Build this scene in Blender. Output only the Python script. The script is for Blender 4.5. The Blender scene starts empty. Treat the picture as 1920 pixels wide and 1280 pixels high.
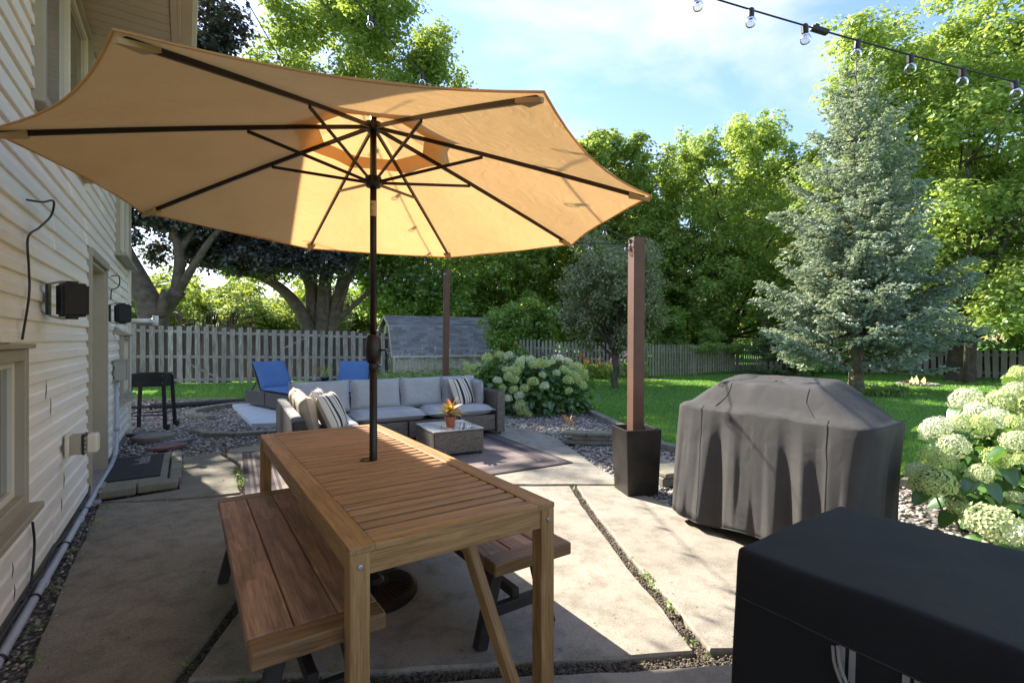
import bpy, bmesh, math, random
import numpy as np
from mathutils import Vector, Matrix, Quaternion
C = bpy.context.scene.collection
R = math.radians
PI = math.pi
rnd = random.Random(7)
rs = np.random.RandomState(11)
# ---------------------------------------------------------------- camera, sky, sun, exposure
S = bpy.context.scene
EYE = 1.42
FPX = 921.0
cam = bpy.data.objects.new('camera', bpy.data.cameras.new('camera'))
C.objects.link(cam)
cam.location = (0, 0, EYE)
cam.rotation_euler = (R(90), 0, 0)
cam.data.sensor_width = 36
cam.data.lens = FPX / 1920 * 36
cam.data.shift_y = -4 / 1920
cam.data.clip_start = 0.05
cam.data.clip_end = 900
S.camera = cam
SUN_EL = 38.0
SUN_TO = Vector((-.733, .680, 0)).normalized()      # horizontal direction towards the sun
w = bpy.data.worlds.new('World')
S.world = w
w.use_nodes = True
wt = w.node_tree
wt.nodes.clear()
sky = wt.nodes.new('ShaderNodeTexSky')
sky.sky_type = 'NISHITA'
sky.sun_disc = False
sky.sun_elevation = R(SUN_EL)
sky.sun_rotation = math.atan2(SUN_TO.x, SUN_TO.y)
sky.air_density = 1.25
sky.dust_density = 0.35
sky.ozone_density = 3.2
tc = wt.nodes.new('ShaderNodeTexCoord')
mp = wt.nodes.new('ShaderNodeMapping')
mp.inputs['Scale'].default_value = (1.0, 1.0, 2.1)
mp.inputs['Location'].default_value = (0.35, 0.2, 0.1)
wt.links.new(tc.outputs['Generated'], mp.inputs[0])
nz = wt.nodes.new('ShaderNodeTexNoise')
nz.inputs['Scale'].default_value = 2.6
nz.inputs['Detail'].default_value = 7
nz.inputs['Roughness'].default_value = .52
nz.inputs['Distortion'].default_value = .35
wt.links.new(mp.outputs[0], nz.inputs['Vector'])
cr = wt.nodes.new('ShaderNodeValToRGB')
cr.color_ramp.elements[0].position = .47
cr.color_ramp.elements[0].color = (0, 0, 0, 1)
cr.color_ramp.elements[1].position = .74
cr.color_ramp.elements[1].color = (.9, .9, .9, 1)
wt.links.new(nz.outputs['Fac'], cr.inputs[0])
mx = wt.nodes.new('ShaderNodeMix')
mx.data_type = 'RGBA'
wt.links.new(cr.outputs[0], mx.inputs[0])
hs_ = wt.nodes.new('ShaderNodeHueSaturation')
hs_.inputs['Saturation'].default_value = 1.10
hs_.inputs['Value'].default_value = .92
wt.links.new(sky.outputs[0], hs_.inputs['Color'])
mt_ = wt.nodes.new('ShaderNodeMix')
mt_.data_type = 'RGBA'
mt_.blend_type = 'MULTIPLY'
mt_.inputs[0].default_value = 1
mt_.inputs[7].default_value = (.49, .425, .43, 1)
wt.links.new(hs_.outputs[0], mt_.inputs[6])
wt.links.new(mt_.outputs[2], mx.inputs[6])
mx.inputs[7].default_value = (1.52, 1.56, 1.66, 1)
bg = wt.nodes.new('ShaderNodeBackground')
bg.inputs[1].default_value = 0.15
wt.links.new(mx.outputs[2], bg.inputs[0])
wo = wt.nodes.new('ShaderNodeOutputWorld')
wt.links.new(bg.outputs[0], wo.inputs[0])
sl = bpy.data.lights.new('sun', 'SUN')
sl.energy = 2.85
sl.angle = R(.53)
sl.color = (1, .93, .82)
sun = bpy.data.objects.new('sun', sl)
C.objects.link(sun)
sd = SUN_TO * math.cos(R(SUN_EL)) + Vector((0, 0, math.sin(R(SUN_EL))))
sun.rotation_euler = sd.to_track_quat('Z', 'Y').to_euler()
sun.location = (-20, 20, 30)
S.view_settings.view_transform = 'Standard'
S.view_settings.look = 'None'
S.view_settings.exposure = 2.5
S.view_settings.gamma = 1
S.view_settings.use_curve_mapping = False
S.render.engine = 'CYCLES'
try:
    S.cycles.use_denoising = True
    S.cycles.max_bounces = 8
    S.cycles.diffuse_bounces = 4
    S.cycles.transmission_bounces = 6
    S.cycles.transparent_max_bounces = 8
    S.cycles.sample_clamp_indirect = 6
except Exception:
    pass

# ---------------------------------------------------------------- helpers
UD = Vector((-.5535, .8328, 0))     # direction along the house wall, away from the viewer
VD = Vector((.8328, .5535, 0))      # direction away from the wall, into the yard
ROT = math.atan2(.5535, .8328)      # local X = VD, local Y = UD


def UV(u, v, z=0):
    return UD * u + VD * v + Vector((0, 0, z))


def P(px, py, Y):                    # point at depth Y seen at photo pixel
    return Vector(((px - 960) / FPX * Y, Y, EYE - (py - 636) / FPX * Y))


def setp(o, label=None, cat=None, group=None, kind=None):
    if label: o['label'] = label
    if cat: o['category'] = cat
    if group: o['group'] = group
    if kind: o['kind'] = kind
    return o


def link(name, data, parent=None, loc=(0, 0, 0), rot=None, **k):
    o = bpy.data.objects.new(name, data)
    C.objects.link(o)
    if parent is not None: o.parent = parent
    o.location = loc
    if rot is not None:
        if isinstance(rot, Quaternion):
            o.rotation_mode = 'QUATERNION'
            o.rotation_quaternion = rot
        else:
            o.rotation_euler = rot
    return setp(o, **k)


def thing(name, label, cat, loc=(0, 0, 0), rz=0, group=None):
    return link(name, None, None, loc, (0, 0, rz), label=label, cat=cat, group=group)


def mesh(name, vs, fs, mat=None, smooth=False):
    me = bpy.data.meshes.new(name)
    me.from_pydata([tuple(v) for v in vs], [], fs)
    if mat: me.materials.append(mat)
    if smooth:
        me.polygons.foreach_set('use_smooth', [True] * len(me.polygons))
    me.update()
    return me


class MB:
    def __init__(s):
        s.v = []; s.f = []

    def add(s, vs, fs):
        o = len(s.v)
        s.v += [Vector(v) for v in vs]
        s.f += [tuple(i + o for i in f) for f in fs]
        return s

    def box(s, c, d, rz=0, m=None):
        M3 = m or Matrix.Rotation(rz, 3, 'Z')
        c = Vector(c)
        h = Vector(d) / 2
        vs = [c + M3 @ Vector((x * h.x, y * h.y, z * h.z)) for x in (-1, 1) for y in (-1, 1) for z in (-1, 1)]
        return s.add(vs, [(0, 1, 3, 2), (4, 6, 7, 5), (0, 4, 5, 1), (2, 3, 7, 6), (0, 2, 6, 4), (1, 5, 7, 3)])

    def tube(s, pts, r, n=8, cap=True):
        pts = [Vector(p) for p in pts]
        if not hasattr(r, '__len__'): r = [r] * len(pts)
        vs = []; fs = []
        ref = None
        for i, p in enumerate(pts):
            a = pts[max(i - 1, 0)]; b = pts[min(i + 1, len(pts) - 1)]
            d = (b - a)
            if d.length < 1e-9: d = Vector((0, 0, 1))
            d.normalize()
            if ref is None:
                ref = Vector((1, 0, 0)) if abs(d.x) < .8 else Vector((0, 1, 0))
            x = (ref - d * ref.dot(d)).normalized()
            ref = x
            y = d.cross(x)
            for k in range(n):
                t = 2 * PI * k / n
                vs.append(p + (x * math.cos(t) + y * math.sin(t)) * r[i])
        for i in range(len(pts) - 1):
            for k in range(n):
                fs.append((i * n + k, i * n + (k + 1) % n, (i + 1) * n + (k + 1) % n, (i + 1) * n + k))
        if cap:
            fs.append(tuple(range(n - 1, -1, -1)))
            fs.append(tuple((len(pts) - 1) * n + k for k in range(n)))
        return s.add(vs, fs)

    def lathe(s, prof, n=24, c=(0, 0, 0)):
        c = Vector(c); vs = []; fs = []
        for r, z in prof:
            for k in range(n):
                t = 2 * PI * k / n
                vs.append(c + Vector((r * math.cos(t), r * math.sin(t), z)))
        m = len(prof)
        for i in range(m - 1):
            for k in range(n):
                fs.append((i * n + k, i * n + (k + 1) % n, (i + 1) * n + (k + 1) % n, (i + 1) * n + k))
        fs.append(tuple(range(n - 1, -1, -1)))
        fs.append(tuple((m - 1) * n + k for k in range(n)))
        return s.add(vs, fs)

    def prism(s, poly, z0, z1):
        n = len(poly)
        vs = [(p[0], p[1], z0) for p in poly] + [(p[0], p[1], z1) for p in poly]
        fs = [tuple(range(n - 1, -1, -1)), tuple(range(n, 2 * n))]
        fs += [(i, (i + 1) % n, n + (i + 1) % n, n + i) for i in range(n)]
        return s.add(vs, fs)

    def mesh(s, name, mat=None, smooth=False):
        return mesh(name, s.v, s.f, mat, smooth)

    def obj(s, name, mat, parent=None, loc=(0, 0, 0), rot=None, smooth=False, **k):
        return link(name, s.mesh(name, mat, smooth), parent, loc, rot, **k)


_bc = {}


def bmesh_box(size, bev, mat):
    key = (tuple(round(x, 4) for x in size), bev, mat.name if mat else '')
    if key in _bc: return _bc[key]
    bev = min(bev, min(size) * .3)
    h = [x / 2 for x in size]
    bm = bmesh.new()
    for x in (-1, 1):
        for y in (-1, 1):
            for z in (-1, 1):
                if bev <= 0:
                    bm.verts.new((x * h[0], y * h[1], z * h[2]))
                else:
                    bm.verts.new((x * h[0], y * (h[1] - bev), z * (h[2] - bev)))
                    bm.verts.new((x * (h[0] - bev), y * h[1], z * (h[2] - bev)))
                    bm.verts.new((x * (h[0] - bev), y * (h[1] - bev), z * h[2]))
    bmesh.ops.convex_hull(bm, input=bm.verts)
    bmesh.ops.recalc_face_normals(bm, faces=bm.faces)
    me = bpy.data.meshes.new('block')
    bm.to_mesh(me); bm.free()
    if mat: me.materials.append(mat)
    _bc[key] = me
    return me


def box(name, c, size, mat, parent=None, bev=.003, rot=None, **k):
    return link(name, bmesh_box(size, bev, mat), parent, c, rot, **k)


def beam(name, p0, p1, wd, ht, mat, parent=None, bev=.003, up=(0, 0, 1), **k):
    """bar whose local X runs p0 -> p1; wd across, ht along 'up'"""
    p0 = Vector(p0); p1 = Vector(p1)
    x = (p1 - p0); L = x.length; x.normalize()
    z = Vector(up); z = (z - x * z.dot(x))
    if z.length < 1e-4:
        z = Vector((0, 1, 0)); z = z - x * z.dot(x)
    z.normalize(); y = z.cross(x)
    q = Matrix((x, y, z)).transposed().to_quaternion()
    return link(name, bmesh_box((L, wd, ht), bev, mat), parent, (p0 + p1) / 2, q, **k)


# ---------------------------------------------------------------- materials
def nd(t, typ, ins=None, **props):
    n = t.nodes.new('ShaderNode' + typ)
    for k, v in props.items(): setattr(n, k, v)
    for k, v in (ins or {}).items():
        if isinstance(v, bpy.types.NodeSocket): t.links.new(v, n.inputs[k])
        else: n.inputs[k].default_value = v
    return n


def c4(c): return (c[0], c[1], c[2], 1)


def newmat(name):
    m = bpy.data.materials.new(name)
    m.use_nodes = True
    t = m.node_tree
    b = t.nodes['Principled BSDF']
    return m, t, b


def coords(t, kind='Object', scale=(1, 1, 1), shuffle=True):
    tc = nd(t, 'TexCoord')
    v = tc.outputs[kind]
    if shuffle and kind == 'Object':
        oi = nd(t, 'ObjectInfo')
        mul = nd(t, 'Math', {0: oi.outputs['Random'], 1: 37.0}, operation='MULTIPLY')
        v = nd(t, 'VectorMath', {0: v, 1: mul.outputs[0]}, operation='ADD').outputs[0]
    return nd(t, 'Mapping', {0: v, 'Scale': scale}).outputs[0]


def ramp(t, fac, stops):
    r = nd(t, 'ValToRGB', {0: fac})
    e = r.color_ramp.elements
    while len(e) < len(stops): e.new(.5)
    for i, (p, c) in enumerate(stops):
        e[i].position = p; e[i].color = c4(c)
    return r.outputs[0]


def mixc(t, fac, a, b, mode='MIX'):
    m = nd(t, 'Mix', data_type='RGBA', blend_type=mode)
    for i, v in ((0, fac), (6, a), (7, b)):
        if isinstance(v, bpy.types.NodeSocket): t.links.new(v, m.inputs[i])
        elif i == 0: m.inputs[0].default_value = v
        else: m.inputs[i].default_value = c4(v)
    return m.outputs[2]


def noise(t, vec, scale, detail=4, rough=.55, dist=0):
    return nd(t, 'TexNoise', {'Vector': vec, 'Scale': scale, 'Detail': detail, 'Roughness': rough, 'Distortion': dist}).outputs[0]


def bump(t, b, h, strength=.3, dist=.01):
    bp = nd(t, 'Bump', {'Height': h, 'Strength': strength, 'Distance': dist})
    t.links.new(bp.outputs[0], b.inputs['Normal'])


def plain(name, col, rough=.6, metal=0, var=.12, scale=6, bmp=.1, bscale=60, spec=.5, coat=0):
    m, t, b = newmat(name)
    v = coords(t)
    n = noise(t, v, scale, 5)
    a = [x * (1 - var) for x in col]; c = [min(1, x * (1 + var)) for x in col]
    t.links.new(ramp(t, n, [(.3, a), (.7, c)]), b.inputs['Base Color'])
    b.inputs['Roughness'].default_value = rough
    b.inputs['Metallic'].default_value = metal
    b.inputs['Specular IOR Level'].default_value = spec
    b.inputs['Coat Weight'].default_value = coat
    if bmp: bump(t, b, noise(t, v, bscale, 3), bmp, .004)
    return m


def wood(name, dark, light, rough=.55, rvar=.25, gscale=1.0, tint=None, patch=False, grain=.75):
    m, t, b = newmat(name)
    v = coords(t, scale=(1.3 * gscale, 16 * gscale, 16 * gscale))
    n1 = noise(t, v, 2.2, 6, .6, .8)
    v2 = coords(t, scale=(5 * gscale, 110 * gscale, 110 * gscale))
    n2 = noise(t, v2, 1.5, 4, .6)
    c = ramp(t, n1, [(.3, dark), (.5, [(a + d) / 2 for a, d in zip(dark, light)]), (.72, light)])
    f = ramp(t, n2, [(.35, (.62, .58, .55)), (.6, (1, 1, 1))])
    c = mixc(t, grain, c, f, 'MULTIPLY')
    if patch:      # finger-jointed staves of slightly different wood
        pv = coords(t)
        br = nd(t, 'TexBrick', {'Vector': pv, 'Color1': (.66, .62, .60, 1), 'Color2': (1.25, 1.22, 1.18, 1), 'Mortar': (.80, .78, .76, 1), 'Scale': 1.0, 'Mortar Size': .0006, 'Bias': 0.0, 'Brick Width': .34, 'Row Height': .047})
        c = mixc(t, .8, c, br.outputs[0], 'MULTIPLY')
        vk = nd(t, 'TexVoronoi', {'Vector': coords(t, scale=(2.2, 9, 9)), 'Scale': 1.0})
        c = mixc(t, ramp(t, vk.outputs['Distance'], [(.02, (.8, .8, .8)), (.09, (0, 0, 0))]), c, [x * .45 for x in dark])
    oi = nd(t, 'ObjectInfo')
    rr = nd(t, 'MapRange', {0: oi.outputs['Random'], 3: 1 - rvar, 4: 1 + rvar})
    hs = nd(t, 'HueSaturation', {'Color': c, 'Value': rr.outputs[0]})
    c = hs.outputs[0]
    if tint:
        v3 = coords(t, scale=(2, 5, 5))
        n3 = noise(t, v3, 1.7, 4)
        c = mixc(t, ramp(t, n3, [(.45, (0, 0, 0)), (.75, (.8, .8, .8))]), c, tint)
    t.links.new(c, b.inputs['Base Color'])
    b.inputs['Roughness'].default_value = rough
    bump(t, b, n2, .35, .002)
    return m


def fabric(name, col, rough=.85, weave=420, var=.06, sheen=.0, fold=0):
    m, t, b = newmat(name)
    v = coords(t)
    n = noise(t, v, 5, 4)
    a = [x * (1 - var) for x in col]; c = [min(1, x * (1 + var)) for x in col]
    t.links.new(ramp(t, n, [(.3, a), (.7, c)]), b.inputs['Base Color'])
    b.inputs['Roughness'].default_value = rough
    b.inputs['Specular IOR Level'].default_value = .25
    b.inputs['Sheen Weight'].default_value = sheen
    h = noise(t, v, weave, 2)
    if fold:
        h2 = noise(t, v, fold, 3, .5, .5)
        h = nd(t, 'Math', {0: h2, 1: 4.0, 2: h}, operation='MULTIPLY_ADD').outputs[0]
        bump(t, b, h, .6, .014)
    else:
        bump(t, b, h, .25, .002)
    return m


M = {}
M['teak'] = wood('oiled_acacia', (.25, .125, .052), (.44, .255, .115), .5, .10, grain=.4)
M['teak_rail'] = wood('oiled_acacia_rail', (.26, .132, .045), (.50, .29, .115), .5, .08)
M['bench'] = wood('weathered_teak', (.23, .125, .072), (.52, .32, .20), .55, .14, patch=True)
M['bench_edge'] = wood('teak_edge', (.15, .075, .028), (.30, .17, .07), .5, .08)
M['fence'] = wood('weathered_grey_board', (.13, .12, .105), (.46, .45, .42), .85, .22, tint=(.17, .19, .14))
M['fence_b'] = wood('weathered_brown_board', (.045, .038, .030), (.13, .11, .09), .85, .24)
M['picket'] = wood('weathered_picket', (.22, .21, .18), (.48, .46, .40), .85, .22, tint=(.26, .28, .20))
M['postpaint'] = plain('red_brown_stained_post', (.112, .050, .030), .65, var=.14, bscale=25, bmp=.3)
M['darkmetal'] = plain('bronze_painted_metal', (.022, .015, .011), .38, .4, bmp=.03)
M['blackmetal'] = plain('black_powder_coat', (.018, .018, .019), .4, .2, bmp=.05)
M['blackwood'] = plain('charcoal_stained_wood', (.026, .022, .021), .55, bmp=.3, bscale=20)
M['rope'] = plain('grey_webbing', (.30, .27, .25), .8, bscale=300)
M['galv'] = plain('galvanised_steel', (.45, .45, .46), .4, .8)
M['white_pvc'] = plain('white_pvc', (.72, .70, .64), .35, var=.04, bmp=0)
M['conduit'] = plain('grey_painted_conduit', (.42, .45, .50), .45, var=.08, bmp=.05)
M['greybox'] = plain('grey_green_steel_box', (.30, .31, .26), .5, var=.06, bmp=.05)
M['trim'] = plain('taupe_trim', (.36, .31, .225), .5, var=.05, bmp=.04)
M['trim_light'] = plain('cream_trim', (.66, .59, .46), .5, var=.05, bmp=.04)
M['soffit'] = plain('beige_soffit', (.50, .41, .28), .55, var=.05, bmp=.04)
M['cable'] = plain('black_cable', (.012, .012, .013), .45, bmp=0)
M['navycable'] = plain('dark_blue_cable', (.03, .035, .06), .45, bmp=0)
M['speaker'] = plain('black_speaker_grille', (.008, .008, .009), .6, bmp=.4, bscale=500)
M['terracotta'] = plain('terracotta_plastic', (.36, .10, .045), .5, var=.08, bmp=.05)
M['soil'] = plain('potting_soil', (.03, .02, .014), .95, bmp=.6, bscale=60)
M['greycush'] = fabric('grey_cushion_fabric', (.44, .445, .45), .9, fold=9)
M['beigecush'] = fabric('beige_cushion_fabric', (.60, .51, .41), .9, fold=9)
M['bluecush'] = fabric('blue_cushion_fabric', (.085, .175, .38), .85, fold=9)
M['grill'] = fabric('taupe_grey_cover_fabric', (.064, .062, .062), .62, weave=500, var=.10, fold=4)
M['boxcover'] = fabric('black_cover_fabric', (.0165, .0168, .0180), .55, weave=500, var=.10, fold=3)
M['drain'] = plain('black_corrugated_plastic', (.015, .015, .017), .45, bmp=.05)
M['concrete_edge'] = plain('concrete_block', (.20, .185, .145), .9, var=.3, scale=9, bmp=.5, bscale=80)
M['mulch'] = plain('dark_mulch', (.035, .024, .016), .95, var=.5, scale=40, bmp=.9, bscale=60)
M['planterbox'] = plain('dark_glazed_planter', (.032, .028, .025), .38, .25, var=.5, scale=4, bmp=.15, bscale=12)
M['slabwhite'] = plain('pale_stone_slab', (.50, .53, .55), .75, var=.06, bmp=.15)


def siding_mat():
    m, t, b = newmat('cream_vinyl_siding')
    v = coords(t, scale=(1, 1, 1))
    n = noise(t, v, 1.4, 5, .6)
    v2 = coords(t, scale=(.8, 20, 20))
    n2 = noise(t, v2, 2, 4)
    c = ramp(t, n, [(.3, (.84, .76, .64)), (.7, (.90, .83, .72))])
    c = mixc(t, ramp(t, n2, [(.5, (0, 0, 0)), (.85, (.3, .3, .3))]), c, (.66, .55, .42))
    t.links.new(c, b.inputs['Base Color'])
    b.inputs['Roughness'].default_value = .42
    bump(t, b, noise(t, v, 3.5, 3, .5, 1.2), .35, .02)
    return m


M['siding'] = siding_mat()


def concrete(name, a, b_, dirt=(.13, .115, .085), moss=(.10, .11, .04)):
    m, t, b = newmat(name)
    v = coords(t, 'Object', shuffle=True)
    big = noise(t, v, .9, 6, .6, .4)
    mid = noise(t, v, 6, 6, .65)
    fine = noise(t, v, 130, 3, .7)
    c = ramp(t, big, [(.3, a), (.7, b_)])
    c = mixc(t, ramp(t, mid, [(.46, (0, 0, 0)), (.72, (.75, .75, .75))]), c, dirt)
    c = mixc(t, ramp(t, fine, [(.33, (.8, .8, .8)), (.44, (0, 0, 0))]), c, [x * .45 for x in a])
    c = mixc(t, ramp(t, fine, [(.58, (0, 0, 0)), (.68, (.7, .7, .7))]), c, [min(1, x * 1.35) for x in b_])
    mo = noise(t, v, 1.7, 5, .7, .6)
    c = mixc(t, ramp(t, mo, [(.63, (0, 0, 0)), (.74, (.5, .5, .5))]), c, moss)
    vs = nd(t, 'TexVoronoi', {'Vector': v, 'Scale': 9.0, 'Randomness': 1.0}, feature='F1').outputs['Distance']
    c = mixc(t, ramp(t, vs, [(.035, (.85, .85, .85)), (.06, (0, 0, 0))]), c, (.035, .028, .02))
    t.links.new(c, b.inputs['Base Color'])
    b.inputs['Roughness'].default_value = .88
    b.inputs['Specular IOR Level'].default_value = .3
    h = nd(t, 'Math', {0: mid, 1: 2.0, 2: fine}, operation='MULTIPLY_ADD').outputs[0]
    bump(t, b, h, .45, .006)
    return m


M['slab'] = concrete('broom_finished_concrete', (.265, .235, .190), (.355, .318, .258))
M['slab_d'] = concrete('shaded_dark_concrete', (.190, .170, .128), (.275, .245, .188), dirt=(.105, .092, .067))  # darker than the other slabs: shade beside the house put into the colour
M['stone'] = concrete('aged_paver', (.20, .185, .13), (.28, .26, .19))


def pebble_mat():
    m, t, b = newmat('river_pebbles')
    a = nd(t, 'Attribute', attribute_name='rnd').outputs['Fac']
    c = ramp(t, a, [(0, (.12, .12, .125)), (.2, (.30, .28, .27)), (.4, (.44, .36, .27)), (.55, (.20, .21, .23)), (.7, (.52, .47, .39)), (.85, (.36, .23, .17)), (1, (.64, .59, .51))])
    n = noise(t, coords(t, 'Object', shuffle=False), 90, 3)
    c = mixc(t, .5, c, ramp(t, n, [(.3, (.6, .6, .6)), (.7, (1, 1, 1))]), 'MULTIPLY')
    t.links.new(c, b.inputs['Base Color'])
    b.inputs['Roughness'].default_value = .6
    return m


M['pebble'] = pebble_mat()


M['grit'] = plain('brown_joint_grit', (.105, .080, .055), .9, var=.6, scale=60, bmp=.3)


def bed_mat():
    m, t, b = newmat('gravel_bed_soil')
    v = coords(t, 'Object', shuffle=False)
    vo = nd(t, 'TexVoronoi', {'Vector': v, 'Scale': 38.0})
    c = ramp(t, nd(t, 'SeparateColor', {0: vo.outputs['Color']}).outputs[0], [(0, (.08, .075, .07)), (.4, (.17, .15, .13)), (.7, (.24, .21, .18)), (1, (.30, .27, .24))])
    c = mixc(t, ramp(t, vo.outputs['Distance'], [(.35, (0, 0, 0)), (.6, (.9, .9, .9))]), c, (.035, .028, .02))
    t.links.new(c, b.inputs['Base Color'])
    b.inputs['Roughness'].default_value = .9
    bump(t, b, vo.outputs['Distance'], -.8, .02)
    return m


M['bed'] = bed_mat()


def lawn_mat():
    m, t, b = newmat('mown_lawn')
    v = coords(t, 'Object', shuffle=False)
    n1 = noise(t, v, .5, 6, .65)
    n2 = noise(t, v, 14, 5, .7)
    n3 = noise(t, v, 90, 3, .7)
    c = ramp(t, n1, [(.3, (.085, .215, .036)), (.55, (.115, .275, .046)), (.75, (.175, .310, .060))])
    c = mixc(t, .8, c, ramp(t, n3, [(.3, (.35, .40, .30)), (.7, (1.25, 1.2, 1.1))]), 'MULTIPLY')
    c = mixc(t, ramp(t, n2, [(.6, (0, 0, 0)), (.8, (.35, .35, .35))]), c, (.12, .15, .05))
    t.links.new(c, b.inputs['Base Color'])
    b.inputs['Roughness'].default_value = .9
    b.inputs['Specular IOR Level'].default_value = .2
    bump(t, b, nd(t, 'Math', {0: n2, 1: n3}, operation='ADD').outputs[0], .9, .03)
    return m


M['lawn'] = lawn_mat()


def leaf_mat(name, a, b_, trans=.45, rough=.5, gloss=.06, tcol=None):
    m = bpy.data.materials.new(name)
    m.use_nodes = True
    t = m.node_tree
    t.nodes.clear()
    at = nd(t, 'Attribute', attribute_name='rnd').outputs['Fac']
    c = ramp(t, at, [(0, a), (1, b_)])
    tc_ = [min(1, x * y) for x, y in zip(b_, (1.7, 1.45, .7))] if tcol is None else tcol
    ct = mixc(t, .55, c, tc_)
    d = nd(t, 'BsdfDiffuse', {0: c})
    tr = nd(t, 'BsdfTranslucent', {0: ct})
    mx_ = nd(t, 'MixShader', {0: trans, 1: d.outputs[0], 2: tr.outputs[0]})
    g = nd(t, 'BsdfGlossy', {0: (.8, .85, .8, 1), 1: rough})
    m2 = nd(t, 'MixShader', {0: gloss, 1: mx_.outputs[0], 2: g.outputs[0]})
    o = nd(t, 'OutputMaterial', {0: m2.outputs[0]})
    return m


L = {}
L['maple'] = leaf_mat('maple_leaf', (.110, .205, .045), (.330, .450, .115), .50)
L['maple_y'] = leaf_mat('yellow_green_maple_leaf', (.120, .230, .050), (.400, .530, .150), .50)
L['maple_d'] = leaf_mat('dark_maple_leaf', (.075, .155, .036), (.250, .390, .085), .48)
L['purple'] = leaf_mat('purple_maple_leaf', (.022, .025, .024), (.080, .088, .078), .22, tcol=(.12, .09, .03))
L['orn'] = leaf_mat('grey_green_crab_leaf', (.120, .160, .085), (.320, .360, .200), .35)
L['shrub'] = leaf_mat('bright_shrub_leaf', (.110, .225, .042), (.320, .470, .105), .48)
L['spruce'] = leaf_mat('blue_spruce_needle', (.140, .205, .160), (.46, .56, .47), .25)
L['spruce_g'] = leaf_mat('green_spruce_needle', (.075, .125, .050), (.230, .310, .130), .2)
L['hyd'] = leaf_mat('hydrangea_leaf', (.040, .110, .022), (.120, .240, .045), .40, .35, .08)
L['grass'] = leaf_mat('grass_blade', (.080, .210, .034), (.230, .440, .070), .4)
L['far'] = leaf_mat('far_sunlit_leaf', (.130, .210, .045), (.330, .420, .090), .5)
M['bark'] = plain('grey_brown_bark', (.085, .068, .052), .95, var=.45, scale=5, bmp=1, bscale=18)
M['bark_l'] = plain('pale_spruce_bark', (.20, .165, .13), .95, var=.4, scale=9, bmp=1, bscale=30)


def floret_mat():
    m = bpy.data.materials.new('hydrangea_floret')
    m.use_nodes = True
    t = m.node_tree
    t.nodes.clear()
    at = nd(t, 'Attribute', attribute_name='rnd').outputs['Fac']
    oi = nd(t, 'ObjectInfo').outputs['Random']
    lime = ramp(t, at, [(0, (.44, .55, .17)), (1, (.68, .75, .36))])
    white = ramp(t, at, [(0, (.72, .75, .50)), (1, (.92, .92, .78))])
    c = mixc(t, ramp(t, oi, [(.35, (0, 0, 0)), (1.0, (1, 1, 1))]), lime, white)
    d = nd(t, 'BsdfDiffuse', {0: c})
    tr = nd(t, 'BsdfTranslucent', {0: c})
    mx_ = nd(t, 'MixShader', {0: .35, 1: d.outputs[0], 2: tr.outputs[0]})
    nd(t, 'OutputMaterial', {0: mx_.outputs[0]})
    return m


M['floret'] = floret_mat()


def stripe_mat(name, base, stops, axis=0, scale=1.0):
    """woven stripes across one local axis; stops = (position 0..1, colour)"""
    m, t, b = newmat(name)
    tc_ = nd(t, 'TexCoord')
    s = nd(t, 'SeparateXYZ', {0: tc_.outputs['Object']})
    f = nd(t, 'Math', {0: s.outputs[axis], 1: scale}, operation='MULTIPLY').outputs[0]
    f = nd(t, 'Math', {0: f, 1: .5}, operation='ADD').outputs[0]
    f = nd(t, 'Math', {0: f}, operation='FRACT').outputs[0]
    r = nd(t, 'ValToRGB', {0: f})
    r.color_ramp.interpolation = 'CONSTANT'
    e = r.color_ramp.elements
    while len(e) < len(stops): e.new(.5)
    for i, (p, c) in enumerate(stops):
        e[i].position = p; e[i].color = c4(c)
    t.links.new(r.outputs[0], b.inputs['Base Color'])
    b.inputs['Roughness'].default_value = .9
    bump(t, b, noise(t, tc_.outputs['Object'], 350, 2), .3, .002)
    return m


cw = (.62, .56, .47); ck = (.018, .018, .022); cg = (.20, .19, .19)
M['stripe'] = stripe_mat('cream_black_striped_fabric', cw, [(0, cw), (.09, ck), (.12, cw), (.20, ck), (.30, cw), (.37, ck), (.39, cw), (.47, cg), (.52, cw), (.60, ck), (.70, cw), (.80, ck), (.83, cw), (.92, ck), (.95, cw)], 0, 2.1)


def wicker(name, dark, light):
    m, t, b = newmat(name)
    tc_ = nd(t, 'TexCoord')
    s = nd(t, 'SeparateXYZ', {0: tc_.outputs['Object']})
    xy = nd(t, 'Math', {0: s.outputs[0], 1: s.outputs[1]}, operation='ADD').outputs[0]
    v = nd(t, 'CombineXYZ', {0: xy, 1: s.outputs[2], 2: 0.0}).outputs[0]
    br = nd(t, 'TexBrick', {'Vector': v, 'Color1': c4(dark), 'Color2': c4(light), 'Mortar': (.008, .007, .006, 1), 'Scale': 1.0,
                            'Mortar Size': .0022, 'Mortar Smooth': .4, 'Bias': 0.0, 'Brick Width': .030, 'Row Height': .0095})
    t.links.new(br.outputs[0], b.inputs['Base Color'])
    b.inputs['Roughness'].default_value = .5
    wv = nd(t, 'TexWave', {'Vector': v, 'Scale': 10.5, 'Distortion': 0.0}, wave_type='BANDS', bands_direction='X').outputs[1]
    h = nd(t, 'Math', {0: br.outputs[1], 1: -1.5, 2: wv}, operation='MULTIPLY_ADD').outputs[0]
    bump(t, b, h, .6, .004)
    return m


M['wicker'] = wicker('brown_grey_wicker', (.17, .14, .11), (.34, .29, .23))
M['wicker_d'] = wicker('charcoal_wicker', (.030, .027, .028), (.075, .070, .072))


def glassmat(name, col, rough=.02, trans=1.0, ior=1.45):
    m, t, b = newmat(name)
    b.inputs['Base Color'].default_value = c4(col)
    b.inputs['Roughness'].default_value = rough
    b.inputs['Transmission Weight'].default_value = trans
    b.inputs['IOR'].default_value = ior
    return m


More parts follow.
